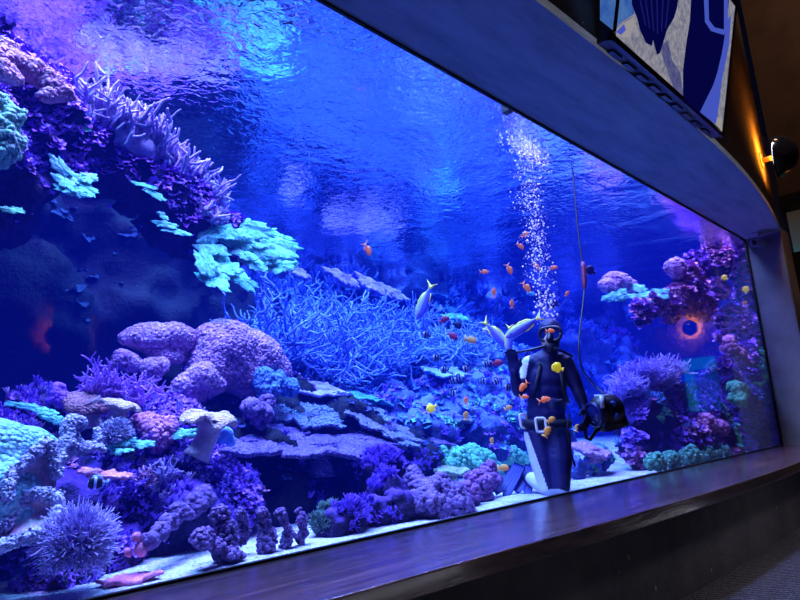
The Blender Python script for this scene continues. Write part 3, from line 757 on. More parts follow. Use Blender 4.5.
rock('knobby lilac mound on the sand left of the diver',
     [(440, 500, 3.9, 22), (422, 508, 3.8, 15), (452, 510, 3.75, 13), (436, 486, 4.0, 16), (420, 478, 4.1, 12), (462, 513, 3.7, 8), (432, 516, 3.7, 10)],
     rk_lilac, 0.03, ((2.0, 0.12), (7, 0.07), (18, 0.02)), seed=26, growth=[('knobby_coral', 'nub', 300, 0.055, c_knob, dict(patch=(2.0, -0.6)))], name='knobby_mound')
rock('small rose and violet rock between the mound and the diver fins',
     [(478, 490, 4.0, 12), (468, 498, 3.9, 8), (486, 478, 4.2, 11)],
     rk_lilac, 0.03, ((2.0, 0.1), (7, 0.06), (18, 0.02)), seed=29, growth=[('knobby_coral', 'nub', 110, 0.05, coral_mat('rose_knob', (84, 48, 110), (168, 108, 170), 7, 0.6), dict(patch=(2.0, -0.2)))])
rock('dark rock holding the rosy plate coral right of the diver',
     [(590, 466, 4.2, 15, (1, .7, 1)), (603, 462, 4.2, 13, (1, .7, 1)), (577, 470, 4.1, 8), (596, 456, 4.3, 11)],
     rk_blue, 0.04, ((1.5, 0.12), (6, 0.06), (15, 0.02)), seed=31, growth=[('green_crust', 'nub', 60, 0.05, g_green, dict(patch=(2.0, 0.1))), ('blue_crust', 'nub', 80, 0.05, g_blue, dict(patch=(2.0, 0.0)))])
def near_right(sph, k=0.45):
    return [(a, b_, 3.5 + (Y - 3.7) * k, r_, (1, 0.4, 1)) for a, b_, Y, r_ in sph]
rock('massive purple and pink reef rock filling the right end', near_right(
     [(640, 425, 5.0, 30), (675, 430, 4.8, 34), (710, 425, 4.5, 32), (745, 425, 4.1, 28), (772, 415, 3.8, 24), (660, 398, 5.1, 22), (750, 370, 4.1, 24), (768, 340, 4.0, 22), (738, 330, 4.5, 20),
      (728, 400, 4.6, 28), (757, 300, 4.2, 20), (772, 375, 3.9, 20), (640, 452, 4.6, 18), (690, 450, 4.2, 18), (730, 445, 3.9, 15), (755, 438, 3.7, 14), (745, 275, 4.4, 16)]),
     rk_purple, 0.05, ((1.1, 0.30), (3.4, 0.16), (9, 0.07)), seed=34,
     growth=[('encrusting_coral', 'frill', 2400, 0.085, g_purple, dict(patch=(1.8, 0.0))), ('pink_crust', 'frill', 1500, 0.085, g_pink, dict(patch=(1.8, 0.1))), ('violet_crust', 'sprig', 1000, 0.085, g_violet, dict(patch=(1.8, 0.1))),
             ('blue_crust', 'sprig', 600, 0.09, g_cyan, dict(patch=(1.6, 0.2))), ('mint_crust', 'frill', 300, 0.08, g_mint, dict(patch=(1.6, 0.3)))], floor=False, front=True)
rock('arching pink-crusted rock high at the right end under the surface', near_right(
     [(700, 268, 4.6, 13), (718, 258, 4.5, 13), (690, 283, 4.6, 12), (680, 298, 4.7, 11), (735, 264, 4.4, 13), (722, 288, 4.5, 9), (706, 308, 4.5, 10), (692, 308, 4.6, 8), (668, 310, 4.8, 9), (640, 312, 5.0, 9), (655, 305, 5.0, 9), (748, 250, 4.3, 12), (640, 318, 5.0, 7)], 0.5),
     rk_purple, 0.045, ((1.4, 0.25), (3.5, 0.14), (9, 0.07)), seed=37,
     growth=[('pink_crust', 'frill', 1400, 0.08, g_pink, dict(patch=(1.8, -0.2))), ('encrusting_coral', 'frill', 1400, 0.07, g_purple, dict(patch=(1.8, -0.1)))], floor=False, front=True)
# far, seen through the haze
for k, (lab, sph, gm) in enumerate([
        ('hazy blue reef slope far behind the staghorn thicket', [(250, 330, 10.2, 60), (320, 320, 10.4, 60), (390, 330, 10.4, 60), (340, 280, 10.9, 30), (290, 270, 10.9, 26), (250, 275, 10.9, 30), (385, 290, 10.8, 30), (330, 400, 9.6, 60)], g_blue),
        ('hazy blue reef slope far behind the diver', [(450, 330, 10.2, 50), (510, 320, 10.4, 50), (570, 330, 10.4, 46), (480, 290, 10.8, 26), (540, 300, 10.8, 26), (430, 285, 10.9, 22), (560, 380, 9.6, 50), (480, 390, 9.6, 50)], g_blue),
        ('hazy dark reef slope left of the pink-crusted arch', [(620, 330, 9.6, 40), (650, 350, 9.2, 40), (600, 380, 9.2, 40), (640, 300, 10.0, 24), (610, 295, 10.2, 22), (675, 330, 9.0, 36), (700, 300, 9.2, 40)], g_violet)]):
    rock(lab, sph, rk_blue, 0.16, ((0.7, 0.7), (2.4, 0.3), (7, 0.1)), seed=40 + k, growth=[('encrusting_coral', 'sprig', 600, 0.22, gm, dict(patch=(0.9, 0.0))), ('leafy_coral', 'frill', 260, 0.22, g_cyan if k < 2 else g_pink, dict(patch=(0.9, 0.15)))], floor=False, name='reef_slope')
# ================================================================== coral colonies
def lump(name, label, cat, sph, mat, voxel, disp, seed=0, dots=None, group=None, part='coral_body', pit=None, base_pt=None):
    """rounded colony, optionally studded with small polyp balls"""
    V, fs = lump_shape(sph, voxel, disp, seed, ridged=False, pit=pit)
    c = V.mean(0)
    t = thing(name, label, cat, (c[0], c[1], V[:, 2].min()), group)
    b = MB(); b.add(V, fs); make_obj(part, b, mat, t)
    if dots:
        n, s, m2, knd = dots
        P, N = surf_samples(V, fs, n, lambda C, Nn: np.clip(Nn[:, 2] * 0.7 - Nn[:, 1] * 0.4 + 0.45, 0.0, 1))
        b = MB(); N2 = N + np.array([0, 0, 0.25]); ss = s * rng.uniform(0.6, 1.25, n); pk = rng.integers(0, 3, n)
        T = dict(ball=BALLS + BALLS[:1], nub=NUBS[:3], sprig=SPRIGS)[knd]
        for k in range(3):
            m_ = pk == k
            if m_.any(): instances(b, T[k], P[m_], align_rot(N2[m_]), ss[m_], 0)
        o = make_obj('polyp_layer', b, m2, t); o['kind'] = 'stuff'
    return t
def tube_colony(name, label, cat, base_pts, n, L, r, mat, spread=0.6, up=1.0, fork=0.4, group=None, holdfast=None, part='branches', sides=6, lean=(0, 0, 0), droop=0.0, curl=0.3, levels=1):
    """colony of branches; base_pts: world points from which the branches start"""
    base_pts = np.asarray(base_pts); c = base_pts.mean(0)
    t = thing(name, label, cat, (c[0], c[1], base_pts[:, 2].min()), group)
    b = MB()
    def branch(p, d, L_, r_, lev):
        d = d / np.linalg.norm(d); pts = [p]; k_ = 5
        for i in range(k_):
            d = d + rng.normal(size=3) * curl * 0.35 + np.array([0, 0, 0.06 - droop]); d /= np.linalg.norm(d)
            pts.append(pts[-1] + d * L_ / k_)
            if lev > 0 and i >= 1 and rng.random() < fork:
                branch(pts[-1], d + rng.normal(size=3) * 0.75, L_ * rng.uniform(0.45, 0.7), r_ * 0.8, lev - 1)
        tube(b, pts, np.linspace(r_, r_ * 0.62, len(pts)), sides)
    for k in range(n):
        p = base_pts[rng.integers(len(base_pts))] + rng.normal(size=3) * L * 0.12
        d = np.array([rng.normal() * spread, rng.normal() * spread, up]) + np.asarray(lean)
        branch(p, d, L * rng.uniform(0.7, 1.25), r * rng.uniform(0.8, 1.15), levels)
    o = make_obj(part, b, mat, t); o['kind'] = 'stuff'
    if holdfast:
        V, fs = lump_shape(holdfast[0], holdfast[1], ((2.5, 0.06), (9, 0.03)), 3, ridged=False)
        b = MB(); b.add(V, fs); make_obj('holdfast', b, holdfast[2], t)
    return t
def plate(name, label, cat, P, rx, ry, mat, tilt=(0, 0), lobes=7, wave=0.12, thick=0.04, seed=0, dish=0.10, stalk=True, yaw=0.0, under=None, rough=0.03, group=None, cutback=0.25):
    """table or plate coral: wavy disc on a short stem; P centre of the disc in the world"""
    r = np.random.default_rng(seed); n = 96; m = 22
    a = np.arange(n) * 2 * math.pi / n; ph = r.uniform(0, 6.28, 8)
    edge = 1 + cutback * 0.5 * np.sin(2 * a + ph[0]) + cutback * 0.45 * np.sin(lobes * a + ph[1]) + cutback * 0.3 * np.sin((lobes * 2 + 3) * a + ph[2]) + cutback * 0.12 * np.sin(29 * a + ph[5])
    P = np.asarray(P, float)
    top = []
    for k in range(m + 1):
        q = k / m
        x = rx * q * edge * np.cos(a); y = ry * q * edge * np.sin(a)
        z = dish * rx * q * q + wave * rx * q * q * (0.6 * np.sin(3 * a + ph[3]) + 0.4 * np.sin(lobes * a + ph[4]))
        top.append(np.stack([x, y, z], 1))
    top = np.vstack(top)
    top[:, 2] += rough * fbm(top * 9 + seed, 3, seed) + rough * 0.8 * (0.5 - worley(top * 16 / max(0.4, rx), seed))
    q = np.linalg.norm(top[:, :2] / [rx, ry], axis=1)
    bot = top.copy(); bot[:, 2] -= thick * (1.6 - 0.9 * np.clip(q, 0, 1.2)); bot[:, :2] *= 0.985
    cy_, sy_ = math.cos(yaw), math.sin(yaw)
    Rz = np.array([[cy_, -sy_, 0], [sy_, cy_, 0], [0, 0, 1]])
    tx, ty = tilt; Rx = np.array([[1, 0, 0], [0, math.cos(tx), -math.sin(tx)], [0, math.sin(tx), math.cos(tx)]]); Ry = np.array([[math.cos(ty), 0, math.sin(ty)], [0, 1, 0], [-math.sin(ty), 0, math.cos(ty)]])
    Q = Rx @ Ry @ Rz
    quads = []
    for k in range(m):
        i0 = k * n + np.arange(n); i1 = k * n + (np.arange(n) + 1) % n
        quads.append(np.stack([i0, i1, i1 + n, i0 + n], 1))
    quads = np.vstack(quads); N_ = len(top)
    rim = np.stack([m * n + np.arange(n), m * n + (np.arange(n) + 1) % n, N_ + m * n + (np.arange(n) + 1) % n, N_ + m * n + np.arange(n)], 1)
    b = MB(); b.add(np.vstack([top, bot]) @ Q.T + P, np.vstack([quads, quads[:, ::-1] + N_, rim]))
    s0 = min(rx, ry)
    t = thing(name, label, cat, P - np.array([0, 0, s0 * 0.6 if stalk else thick]), group)
    make_obj('plate', b, mat, t)
    if stalk:
        b = MB(); lathe(b, P - np.array([0, 0, s0 * 0.75]), (0, 0, 1), [(0, 0), (s0 * 0.42, 0), (s0 * 0.24, s0 * 0.35), (s0 * 0.45, s0 * 0.72), (0, s0 * 0.74)], 20); make_obj('stem', b, under or mat, t)
    return t
def mushroom(label, foot, capc, rx, ry, h, seed=0, tilt=(0.25, 0.1), mat=None, fold=0.22):
    """toadstool leather coral: thick stalk, wavy cap"""
    r = np.random.default_rng(seed); foot = np.asarray(foot); capc = np.asarray(capc)
    t = thing('toadstool_leather_coral', label, 'coral', foot)
    b = MB(); mid = (foot + capc) / 2 + np.array([rx * 0.1, 0, 0])
    w = rx * 0.42
    tube(b, [foot, foot * 0.7 + mid * 0.3, mid, mid * 0.4 + capc * 0.6, capc - [0, 0, h * 0.05]], [w * 1.2, w, w * 0.9, w * 1.05, w * 1.6], 20, round_end=False)
    make_obj('stalk', b, c_leather_in, t)
    n = 96; a = np.arange(n) * 2 * math.pi / n; ph = r.uniform(0, 6.28, 5)
    rows = []
    prof = [(0.0, 0.16), (0.25, 0.17), (0.5, 0.15), (0.72, 0.11), (0.88, 0.04), (0.97, -0.03), (1.0, -0.09), (0.96, -0.13), (0.85, -0.10), (0.65, -0.08), (0.4, -0.14), (0.0, -0.18)]
    for q, z in prof:
        e = 1 + fold * q * (0.5 * np.sin(3 * a + ph[0]) + 0.35 * np.sin(5 * a + ph[1]) + 0.2 * np.sin(9 * a + ph[2]))
        zz = z * h * 2.2 + fold * 1.1 * rx * q * q * (0.6 * np.sin(4 * a + ph[3]) + 0.5 * np.sin(7 * a + ph[4]))
        rows.append(np.stack([rx * max(q, 0.001) * e * np.cos(a), ry * max(q, 0.001) * e * np.sin(a), zz], 1))
    V = np.vstack(rows); k = np.arange(len(prof) - 1)[:, None] * n; i = np.arange(n)[None]; j = (np.arange(n)[None] + 1) % n
    quads = np.stack([k + i, k + j, k + n + j, k + n + i], -1).reshape(-1, 4)
    tx, ty = tilt; Rx = np.array([[1, 0, 0], [0, math.cos(tx), -math.sin(tx)], [0, math.sin(tx), math.cos(tx)]]); Ry = np.array([[math.cos(ty), 0, math.sin(ty)], [0, 1, 0], [-math.sin(ty), 0, math.cos(ty)]])
    V = V @ (Rx @ Ry).T + capc
    V = V + 0.012 * fbm(V * 22, 2, seed)[:, None] * np.array([0, 0, 1])
    b = MB(); b.add(V, quads); cap = make_obj('cap', b, mat or c_leather, t)
    return t
def anemone(label, P, r, seed=0, mat=None, matc=None, n=2800, Lf=0.36, flat=0.9, thick=0.013):
    t = thing('sea_anemone', label, 'anemone', P - np.array([0, 0, r * flat]))
    v = ICO3[0] * r * 0.72 * np.array([1, 1, flat]); v = v * (1 + 0.08 * fbm(ICO3[0] * 3 + seed, 2, seed))[:, None]
    b = MB(); b.add(v + P, ICO3[1]); make_obj('body', b, matc or c_anem_c, t)
    d = rng.normal(size=(n, 3)); d /= np.linalg.norm(d, axis=1)[:, None]; d = d[d[:, 2] > -0.75]
    b = MB()
    for q in d:
        p0 = P + q * r * 0.66 * np.array([1, 1, flat]); L = r * Lf * rng.uniform(0.6, 1.1)
        dd = q + rng.normal(size=3) * 0.28; p1 = p0 + dd * L * 0.55; p2 = p1 + (dd + rng.normal(size=3) * 0.35 + [0, 0, 0.1]) * L * 0.5
        tube(b, [p0, p1, p2], [r * thick, r * thick, r * thick * 0.95], 4)
    o = make_obj('tentacles', b, mat or c_anem, t); o['kind'] = 'stuff'
    return t
def blade_template(seed, n=44, rings=9):
    r = np.random.default_rng(seed); a = np.arange(n) * 2 * math.pi / n; ph = r.uniform(0, 6.28, 8)
    e = 1 + 0.18 * np.sin(2 * a + ph[0]) + 0.14 * np.sin(5 * a + ph[1]) + 0.09 * np.sin(11 * a + ph[2]) + 0.05 * np.sin(17 * a + ph[6])
    V = [np.zeros((1, 3))]
    for k in range(1, rings + 1):
        q = k / rings; z = -0.22 * q * q + 0.10 * q * np.sin(3 * a + ph[3]) + 0.05 * q * np.sin(7 * a + ph[4]) + 0.025 * np.sin(q * 16 + ph[5])
        V.append(np.stack([q * e * np.cos(a), q * e * np.sin(a), z], 1))
    V = np.vstack(V); V[:, 2] += 0.07 * fbm(V * 5 + seed, 3, seed); i = np.arange(n); j = (i + 1) % n
    T = [np.stack([np.zeros(n, int), 1 + i, 1 + j], 1)]
    for k in range(rings - 1):
        o = 1 + k * n; T += [np.stack([o + i, o + n + i, o + n + j], 1), np.stack([o + i, o + n + j, o + j], 1)]
    T = np.vstack(T); V2 = V.copy(); V2[:, 2] -= 0.07; o = 1 + (rings - 1) * n
    rim = np.vstack([np.stack([o + i, len(V) + o + i, len(V) + o + j], 1), np.stack([o + i, len(V) + o + j, o + j], 1)])
    return np.vstack([V, V2]), np.vstack([T, T[:, ::-1] + len(V), rim])
BLADES = [blade_template(s_) for s_ in range(5)]
def lobe_colony(name, label, cat, lobes, mat, voxel=0, seed=0, per=2, **kw):
    """lobes: (px0, py0, px1, py1, Y, half width px): overlapping thin leaves along each stroke, shelved towards the viewer"""
    r = np.random.default_rng(seed); P0 = np.mean([at(l[0], l[1], l[4]) for l in lobes], 0)
    t = thing(name, label, cat, P0 - np.array([0, 0, 0.1]))
    for (a0, b0, a1, b1, Y, w_) in lobes:
        for k in range(per):
            f = (k + 0.5) / per; px, py = a0 * (1 - f) + a1 * f, b0 * (1 - f) + b1 * f
            P = at(px + r.normal() * w_ * 0.12, py + r.normal() * w_ * 0.12, Y - 0.12 * f); u, v, w = view_basis(P); un = unit(P)
            d = np.array([a1 - a0, -(b1 - b0)]); L = np.linalg.norm(d); d = d / L; X = u * d[0] + v * d[1]
            N = w * r.uniform(0.75, 1.0) + np.array([0, 0, 1]) * r.uniform(0.55, 0.9) + X * r.uniform(-0.2, 0.2); X = X - N * (X @ N) / (N @ N); X /= np.linalg.norm(X); N /= np.linalg.norm(N); Yv = np.cross(N, X)
            tv, tf = BLADES[r.integers(5)]; sc = np.array([max(L * 0.62 / per * 1.5, w_ * 0.8), w_ * r.uniform(0.85, 1.1), w_]) * un
            b = MB(); b.add((tv * sc) @ np.array([X, Yv, N]) + P, tf); make_obj('blade', b, mat, t)
    return t

# ---- upper left overhang
def line_pts(pl, n, spread=0.0):
    p = np.array([at(*q) for q in pl]); t_ = np.linspace(0, len(p) - 1, n); i = np.minimum(t_.astype(int), len(p) - 2); f = (t_ - i)[:, None]
    return p[i] * (1 - f) + p[i + 1] * f + rng.normal(size=(n, 3)) * spread
FL = [(84, 122, 5.45), (104, 128, 5.45), (130, 140, 5.45), (158, 160, 5.5), (182, 184, 5.6), (202, 206, 5.7), (214, 222, 5.8)]
tube_colony('finger_leather_coral', 'big pale lavender finger coral spread along the top of the left overhang', 'coral', line_pts(FL, 60, 0.05), 430, 0.27, 0.0185, c_lav,
            spread=0.36, up=1.0, fork=0.28, lean=(0.25, -0.35, 0), part='fingers', curl=0.4, sides=7,
            holdfast=([(x_, y_, Y_ + 0.02, 13, (1.1, 0.8, 0.8)) for x_, y_, Y_ in FL] + [(118, 136, 5.45, 13), (145, 150, 5.45, 13), (170, 172, 5.55, 13), (192, 196, 5.65, 13)], 0.04, c_lav))
lump('leather_coral', 'rosy brown ribbed leather coral mound at the left edge below the surface', 'coral', [(-10, 60, 4.95, 20), (14, 62, 4.95, 15), (34, 72, 4.95, 13), (50, 84, 4.95, 12), (64, 96, 4.95, 9), (48, 98, 4.92, 9), (5, 52, 5.0, 14)], coral_mat('rosy_brown', (140, 84, 110), (214, 146, 160), 6, 0.4, vor=34), 0.035,
     ((3.0, 0.07), (9, 0.05), (20, 0.02)), 4, dots=(1400, 0.018, c_rose, 'nub'))
lump('leather_coral', 'small rosy ruffled leather coral cut by the left edge, above the green clump', 'coral', [(2, 76, 4.72, 10), (12, 82, 4.72, 7), (-8, 74, 4.72, 10)], c_rose, 0.03, ((4, 0.07), (12, 0.03)), 6, dots=(500, 0.018, c_rose, 'nub'))
lump('lumpy_coral', 'grey-green lumpy coral clump at the left edge of the overhang', 'coral', [(2, 106, 4.6, 13), (12, 120, 4.6, 12), (4, 136, 4.6, 13), (18, 140, 4.6, 8), (-8, 125, 4.6, 16), (2, 152, 4.6, 9)], coral_mat('greygreen', (70, 120, 120), (150, 206, 176), 6, 0.7), 0.03,
     ((3.5, 0.12), (10, 0.06), (24, 0.02)), 9, pit=(9, 0.05), dots=(380, 0.022, coral_mat('greygreen2', (70, 120, 120), (160, 210, 180), 9, 0.7), 'nub'))
lobe_colony('leafy_coral', 'mint leafy coral patch hanging under the purple overhang', 'coral', [(58, 158, 66, 188, 5.1, 7), (66, 168, 88, 192, 5.1, 8), (74, 178, 93, 176, 5.1, 7), (60, 186, 84, 193, 5.05, 6)], c_mint, 0.022, 2, disp=((3.0, 0.10), (10, 0.07), (24, 0.02)))
lobe_colony('leafy_coral', 'small mint leaf coral on the cave edge right of the overhang middle', 'coral', [(158, 222, 182, 234, 5.4, 5), (160, 212, 166, 218, 5.4, 3), (138, 180, 160, 198, 5.4, 3.5)], c_mint, 0.03, 3)
lobe_colony('leafy_coral', 'small dull green leaf coral on the cave wall at the left edge', 'coral', [(4, 209, 20, 211, 4.6, 3.5), (14, 208, 22, 210, 4.6, 2.5)], c_bead, 0.03, 4)
lobe_colony('drooping_mint_coral', 'bright mint plate coral with drooping blades at the tip of the overhang', 'coral',
            [(222, 218, 286, 248, 5.7, 15), (232, 236, 268, 252, 5.55, 12), (206, 236, 232, 232, 5.55, 11), (203, 248, 217, 293, 5.4, 9), (206, 242, 228, 268, 5.5, 10), (220, 258, 249, 286, 5.4, 9), (236, 248, 258, 268, 5.5, 8), (256, 256, 288, 268, 5.5, 10), (276, 240, 291, 264, 5.6, 9), (214, 226, 244, 236, 5.6, 10), (250, 230, 286, 238, 5.75, 8), (214, 268, 226, 280, 5.4, 6)],
            c_mint, 0.024, 5, flat=0.28, disp=((3.0, 0.10), (9, 0.06), (22, 0.02)))
tube_colony('finger_leather_coral', 'short lavender finger coral tuft above the drooping mint blades', 'coral', line_pts([(202, 212, 5.5), (216, 222, 5.5)], 12, 0.03), 46, 0.13, 0.018, c_lav, spread=0.6, up=0.6, lean=(0.5, 0, 0), part='fingers', fork=0.2)

# ---- mauve domes
D = 0.016
lump('dome_coral', 'broad mauve dome coral, upper left cap of the cluster by the cave', 'coral', [(150, 340, 5.6, 24, (1, 1, .6)), (175, 342, 5.6, 26, (1, 1, .6)), (196, 350, 5.6, 20, (1, 1, .7)), (135, 340, 5.6, 14, (1, 1, .6)), (165, 358, 5.55, 16, (1.2, 1, .6))], c_mauve, 0.035, ((2.2, 0.07), (8, 0.03)), 2, dots=(3000, D, c_mauve, 'nub'))
lump('dome_coral', 'largest mauve dome coral, rounded and furrowed, right of its cluster', 'coral', [(225, 352, 5.4, 34), (252, 358, 5.4, 30), (268, 370, 5.4, 20), (215, 370, 5.35, 26), (240, 375, 5.35, 24), (205, 362, 5.4, 18)], c_mauve, 0.035, ((2.0, 0.08), (8, 0.03)), 3, dots=(4200, D, c_mauve, 'nub'))
lump('dome_coral', 'mauve coral lobe hanging in front of the largest dome', 'coral', [(200, 382, 5.2, 18), (186, 388, 5.2, 14), (212, 386, 5.2, 13), (190, 396, 5.2, 11)], c_mauve, 0.03, ((2.5, 0.06), (8, 0.03)), 4, dots=(1800, D, c_mauve, 'nub'))
lump('dome_coral', 'small mauve coral ball left of the dome cluster', 'coral', [(122, 360, 5.5, 10), (130, 365, 5.5, 9), (115, 364, 5.5, 6)], c_mauve, 0.03, ((2.5, 0.05), (8, 0.03)), 5, dots=(800, D, c_mauve, 'nub'))
lump('dome_coral', 'small mauve coral ball between the left ball and the front lobe', 'coral', [(152, 370, 5.4, 12), (162, 366, 5.4, 9), (150, 382, 5.4, 8)], c_mauve, 0.03, ((2.5, 0.05), (8, 0.03)), 6, dots=(900, D, c_mauve, 'nub'))

# ---- staghorn thicket
def patch_pts(px0, px1, py, Y0, Y1, n, dz=0.0):
    return np.array([at(rng.uniform(px0, px1), py + rng.uniform(-6, 6), rng.uniform(Y0, Y1)) for _ in range(n)])
for (a0, a1, py, Y0, Y1, n, L, r, m_, lab) in [
        (255, 300, 372, 6.5, 7.2, 80, 0.62, 0.021, c_stag, 'blue staghorn coral at the left end of the thicket, beside the mauve dome'),
        (300, 350, 376, 6.4, 7.2, 90, 0.66, 0.021, c_stag, 'dense blue staghorn coral in the left middle of the thicket'),
        (350, 400, 372, 6.4, 7.2, 90, 0.64, 0.021, c_stag, 'dense blue staghorn coral in the right middle of the thicket'),
        (400, 440, 366, 6.5, 7.2, 80, 0.46, 0.019, c_stag2, 'pale staghorn coral under the silver fish with a yellow tail'),
        (440, 484, 360, 6.6, 7.2, 90, 0.44, 0.019, c_stag2, 'pale bushy staghorn coral at the right end, near the diver'),
        (270, 340, 340, 7.0, 7.8, 80, 0.58, 0.022, c_stag, 'hazier blue staghorn coral along the left rear of the thicket'),
        (340, 420, 340, 7.0, 7.8, 80, 0.52, 0.022, c_stag, 'hazier blue staghorn coral along the right rear of the thicket')]:
    tube_colony('staghorn_coral', lab, 'coral', patch_pts(a0, a1, py, Y0, Y1, 40), n, L, r, m_, spread=1.1, up=0.5, fork=0.6, curl=0.85, levels=2, sides=5)

# ---- plates of the middle
plate('table_coral', 'wide dark lilac table coral overhanging the shadowed rock', 'coral', at(318, 442, 4.75), 0.90, 0.42, c_plate, (0.34, 0.06), 9, 0.04, 0.05, 2, 0.0)
plate('table_coral', 'lilac table coral layered just above the widest one, at its left', 'coral', at(268, 432, 5.0), 0.42, 0.3, c_plate, (0.40, 0.0), 7, 0.05, 0.045, 3, 0.0)
plate('table_coral', 'grey-blue rough table coral behind the widest lilac one', 'coral', at(305, 412, 5.3), 0.52, 0.36, c_plate2, (0.42, 0.02), 8, 0.05, 0.05, 5, 0.0, rough=0.06)
plate('table_coral', 'grey-blue rough table coral in the centre, right of the rough one behind', 'coral', at(352, 410, 5.4), 0.46, 0.34, c_plate2, (0.42, 0.05), 8, 0.05, 0.05, 6, 0.0, rough=0.06)
plate('table_coral', 'smooth grey plate coral sloping right toward the yellow fish', 'coral', at(385, 425, 5.0), 0.52, 0.30, coral_mat('plate_grey', (92, 88, 140), (140, 132, 180), 7.0, 0.5, vor=50), (0.55, 0.22), 6, 0.04, 0.04, 7, 0.0)
plate('table_coral', 'small pale plate coral lying on the sloping grey plate', 'coral', at(400, 437, 4.8), 0.26, 0.18, c_plate2, (0.6, 0.2), 6, 0.04, 0.03, 8, 0.02)
plate('table_coral', 'pale lilac flat coral shelf below the staghorn thicket', 'coral', at(318, 388, 5.8), 0.42, 0.36, coral_mat('shelf_lilac', (110, 96, 180), (176, 160, 232), 7, 0.5), (0.30, 0.05), 5, 0.05, 0.05, 9, 0.02)
plate('table_coral', 'teal plate coral edge right of the pale lilac shelf', 'coral', at(372, 398, 5.8), 0.42, 0.2, coral_mat('plate_teal', (40, 120, 140), (100, 180, 190), 7, 0.5), (0.36, 0.12), 6, 0.05, 0.04, 10, 0.03)
plate('table_coral', 'cyan ruffled table coral under the yellow fish', 'coral', at(428, 421, 5.3), 0.36, 0.26, c_plate3, (0.36, 0.0), 9, 0.08, 0.05, 11, 0.05)
plate('table_coral', 'pale table coral right of the cyan ruffled one', 'coral', at(458, 416, 5.5), 0.32, 0.24, c_plate2, (0.36, -0.05), 7, 0.06, 0.05, 12, 0.04)
plate('table_coral', 'blue-lilac table coral below the cyan ruffled one', 'coral', at(436, 438, 5.1), 0.36, 0.22, c_plate, (0.36, 0.05), 7, 0.06, 0.05, 13, 0.04)
plate('table_coral', 'pale blue table coral in mid-reef behind the striped fish school', 'coral', at(446, 372, 6.2), 0.5, 0.3, coral_mat('plate_pale', (100, 130, 190), (160, 190, 226), 7, 0.5), (0.36, 0), 8, 0.06, 0.05, 14, 0.04)
plate('table_coral', 'mint domed table coral on top of the pale thicket', 'coral', at(457, 314, 7.2), 0.30, 0.24, c_mint, (0.35, 0.0), 6, 0.05, 0.06, 15, -0.25, rough=0.05)
plate('table_coral', 'lilac plate coral left of the mint domed top', 'coral', at(437, 318, 7.2), 0.28, 0.2, c_plate, (0.3, 0.1), 6, 0.05, 0.05, 16, 0.0)
for (px, py, Y, w_, sd, lab) in [(345, 275, 8.4, 22, 20, 'hazy mauve plate coral, leftmost of the row behind the thicket'), (376, 283, 8.3, 24, 21, 'hazy mauve scalloped plate coral in the middle of the row behind the thicket'), (396, 291, 8.3, 18, 22, 'hazy mauve plate coral, rightmost of the row behind the thicket'), (298, 269, 8.0, 16, 23, 'hazy lilac plate coral right of the drooping mint blades')]:
    P_ = at(px, py, Y); u_ = unit(P_)
    plate('plate_coral', lab, 'coral', P_, w_ * u_, w_ * u_ * 0.7, coral_mat('plate_mauve', (140, 110, 190), (216, 176, 236), 6, 0.5), (0.75, 0.15), 7, 0.10, 0.06, sd, -0.12)
lump('blue_knob_coral', 'turquoise knobby coral beside the mauve dome', 'coral', [(262, 382, 5.15, 11), (275, 384, 5.15, 10), (268, 392, 5.1, 9), (288, 390, 5.2, 9)], coral_mat('turq', (60, 120, 190), (120, 200, 236), 6, 0.4), 0.025, ((4, 0.06), (12, 0.03)), 3, dots=(700, 0.022, c_cyan if False else g_cyan, 'nub'))
lump('brain_coral', 'grey-lilac knuckled coral between toadstool cap and table corals', 'coral', [(252, 410, 4.9, 9), (262, 414, 4.9, 9), (256, 420, 4.9, 8), (266, 404, 5.0, 7)], c_knob, 0.022, ((5, 0.06), (14, 0.03)), 5, dots=(240, 0.035, c_knob, 'nub'))
lump('blue_knob_coral', 'small bright blue lobed coral under the toadstool cap', 'coral', [(226, 434, 4.55, 6), (230, 441, 4.55, 5), (222, 440, 4.55, 4)], coral_mat('brightblue', (70, 120, 220), (140, 190, 250), 6, 0.4), 0.02, ((5, 0.03), (14, 0.015)), 6)
lump('green_bead_coral', 'cluster of small green bead corals above the knobby mound', 'coral', [(440, 455, 4.95, 8), (455, 462, 4.9, 12), (470, 458, 4.95, 11), (485, 463, 4.95, 10), (470, 470, 4.85, 10), (448, 468, 4.85, 9), (496, 472, 4.9, 7)], c_bead, 0.03, ((4, 0.05), (12, 0.03)), 7, dots=(900, 0.036, c_bead, 'ball'))
plate('table_coral', 'olive-edged plate coral just above the knobby mound', 'coral', at(452, 470, 4.6), 0.24, 0.16, coral_mat('plate_olive', (90, 110, 110), (170, 180, 150), 7, 0.5), (0.15, 0.0), 6, 0.06, 0.04, 31, 0.05)
lump('green_bead_coral', 'small teal bead coral left of the diver at knee height', 'coral', [(512, 456, 5.1, 9), (520, 460, 5.1, 7), (505, 460, 5.1, 6)], c_bead, 0.025, ((4, 0.04), (12, 0.02)), 8, dots=(240, 0.03, c_bead, 'ball'))

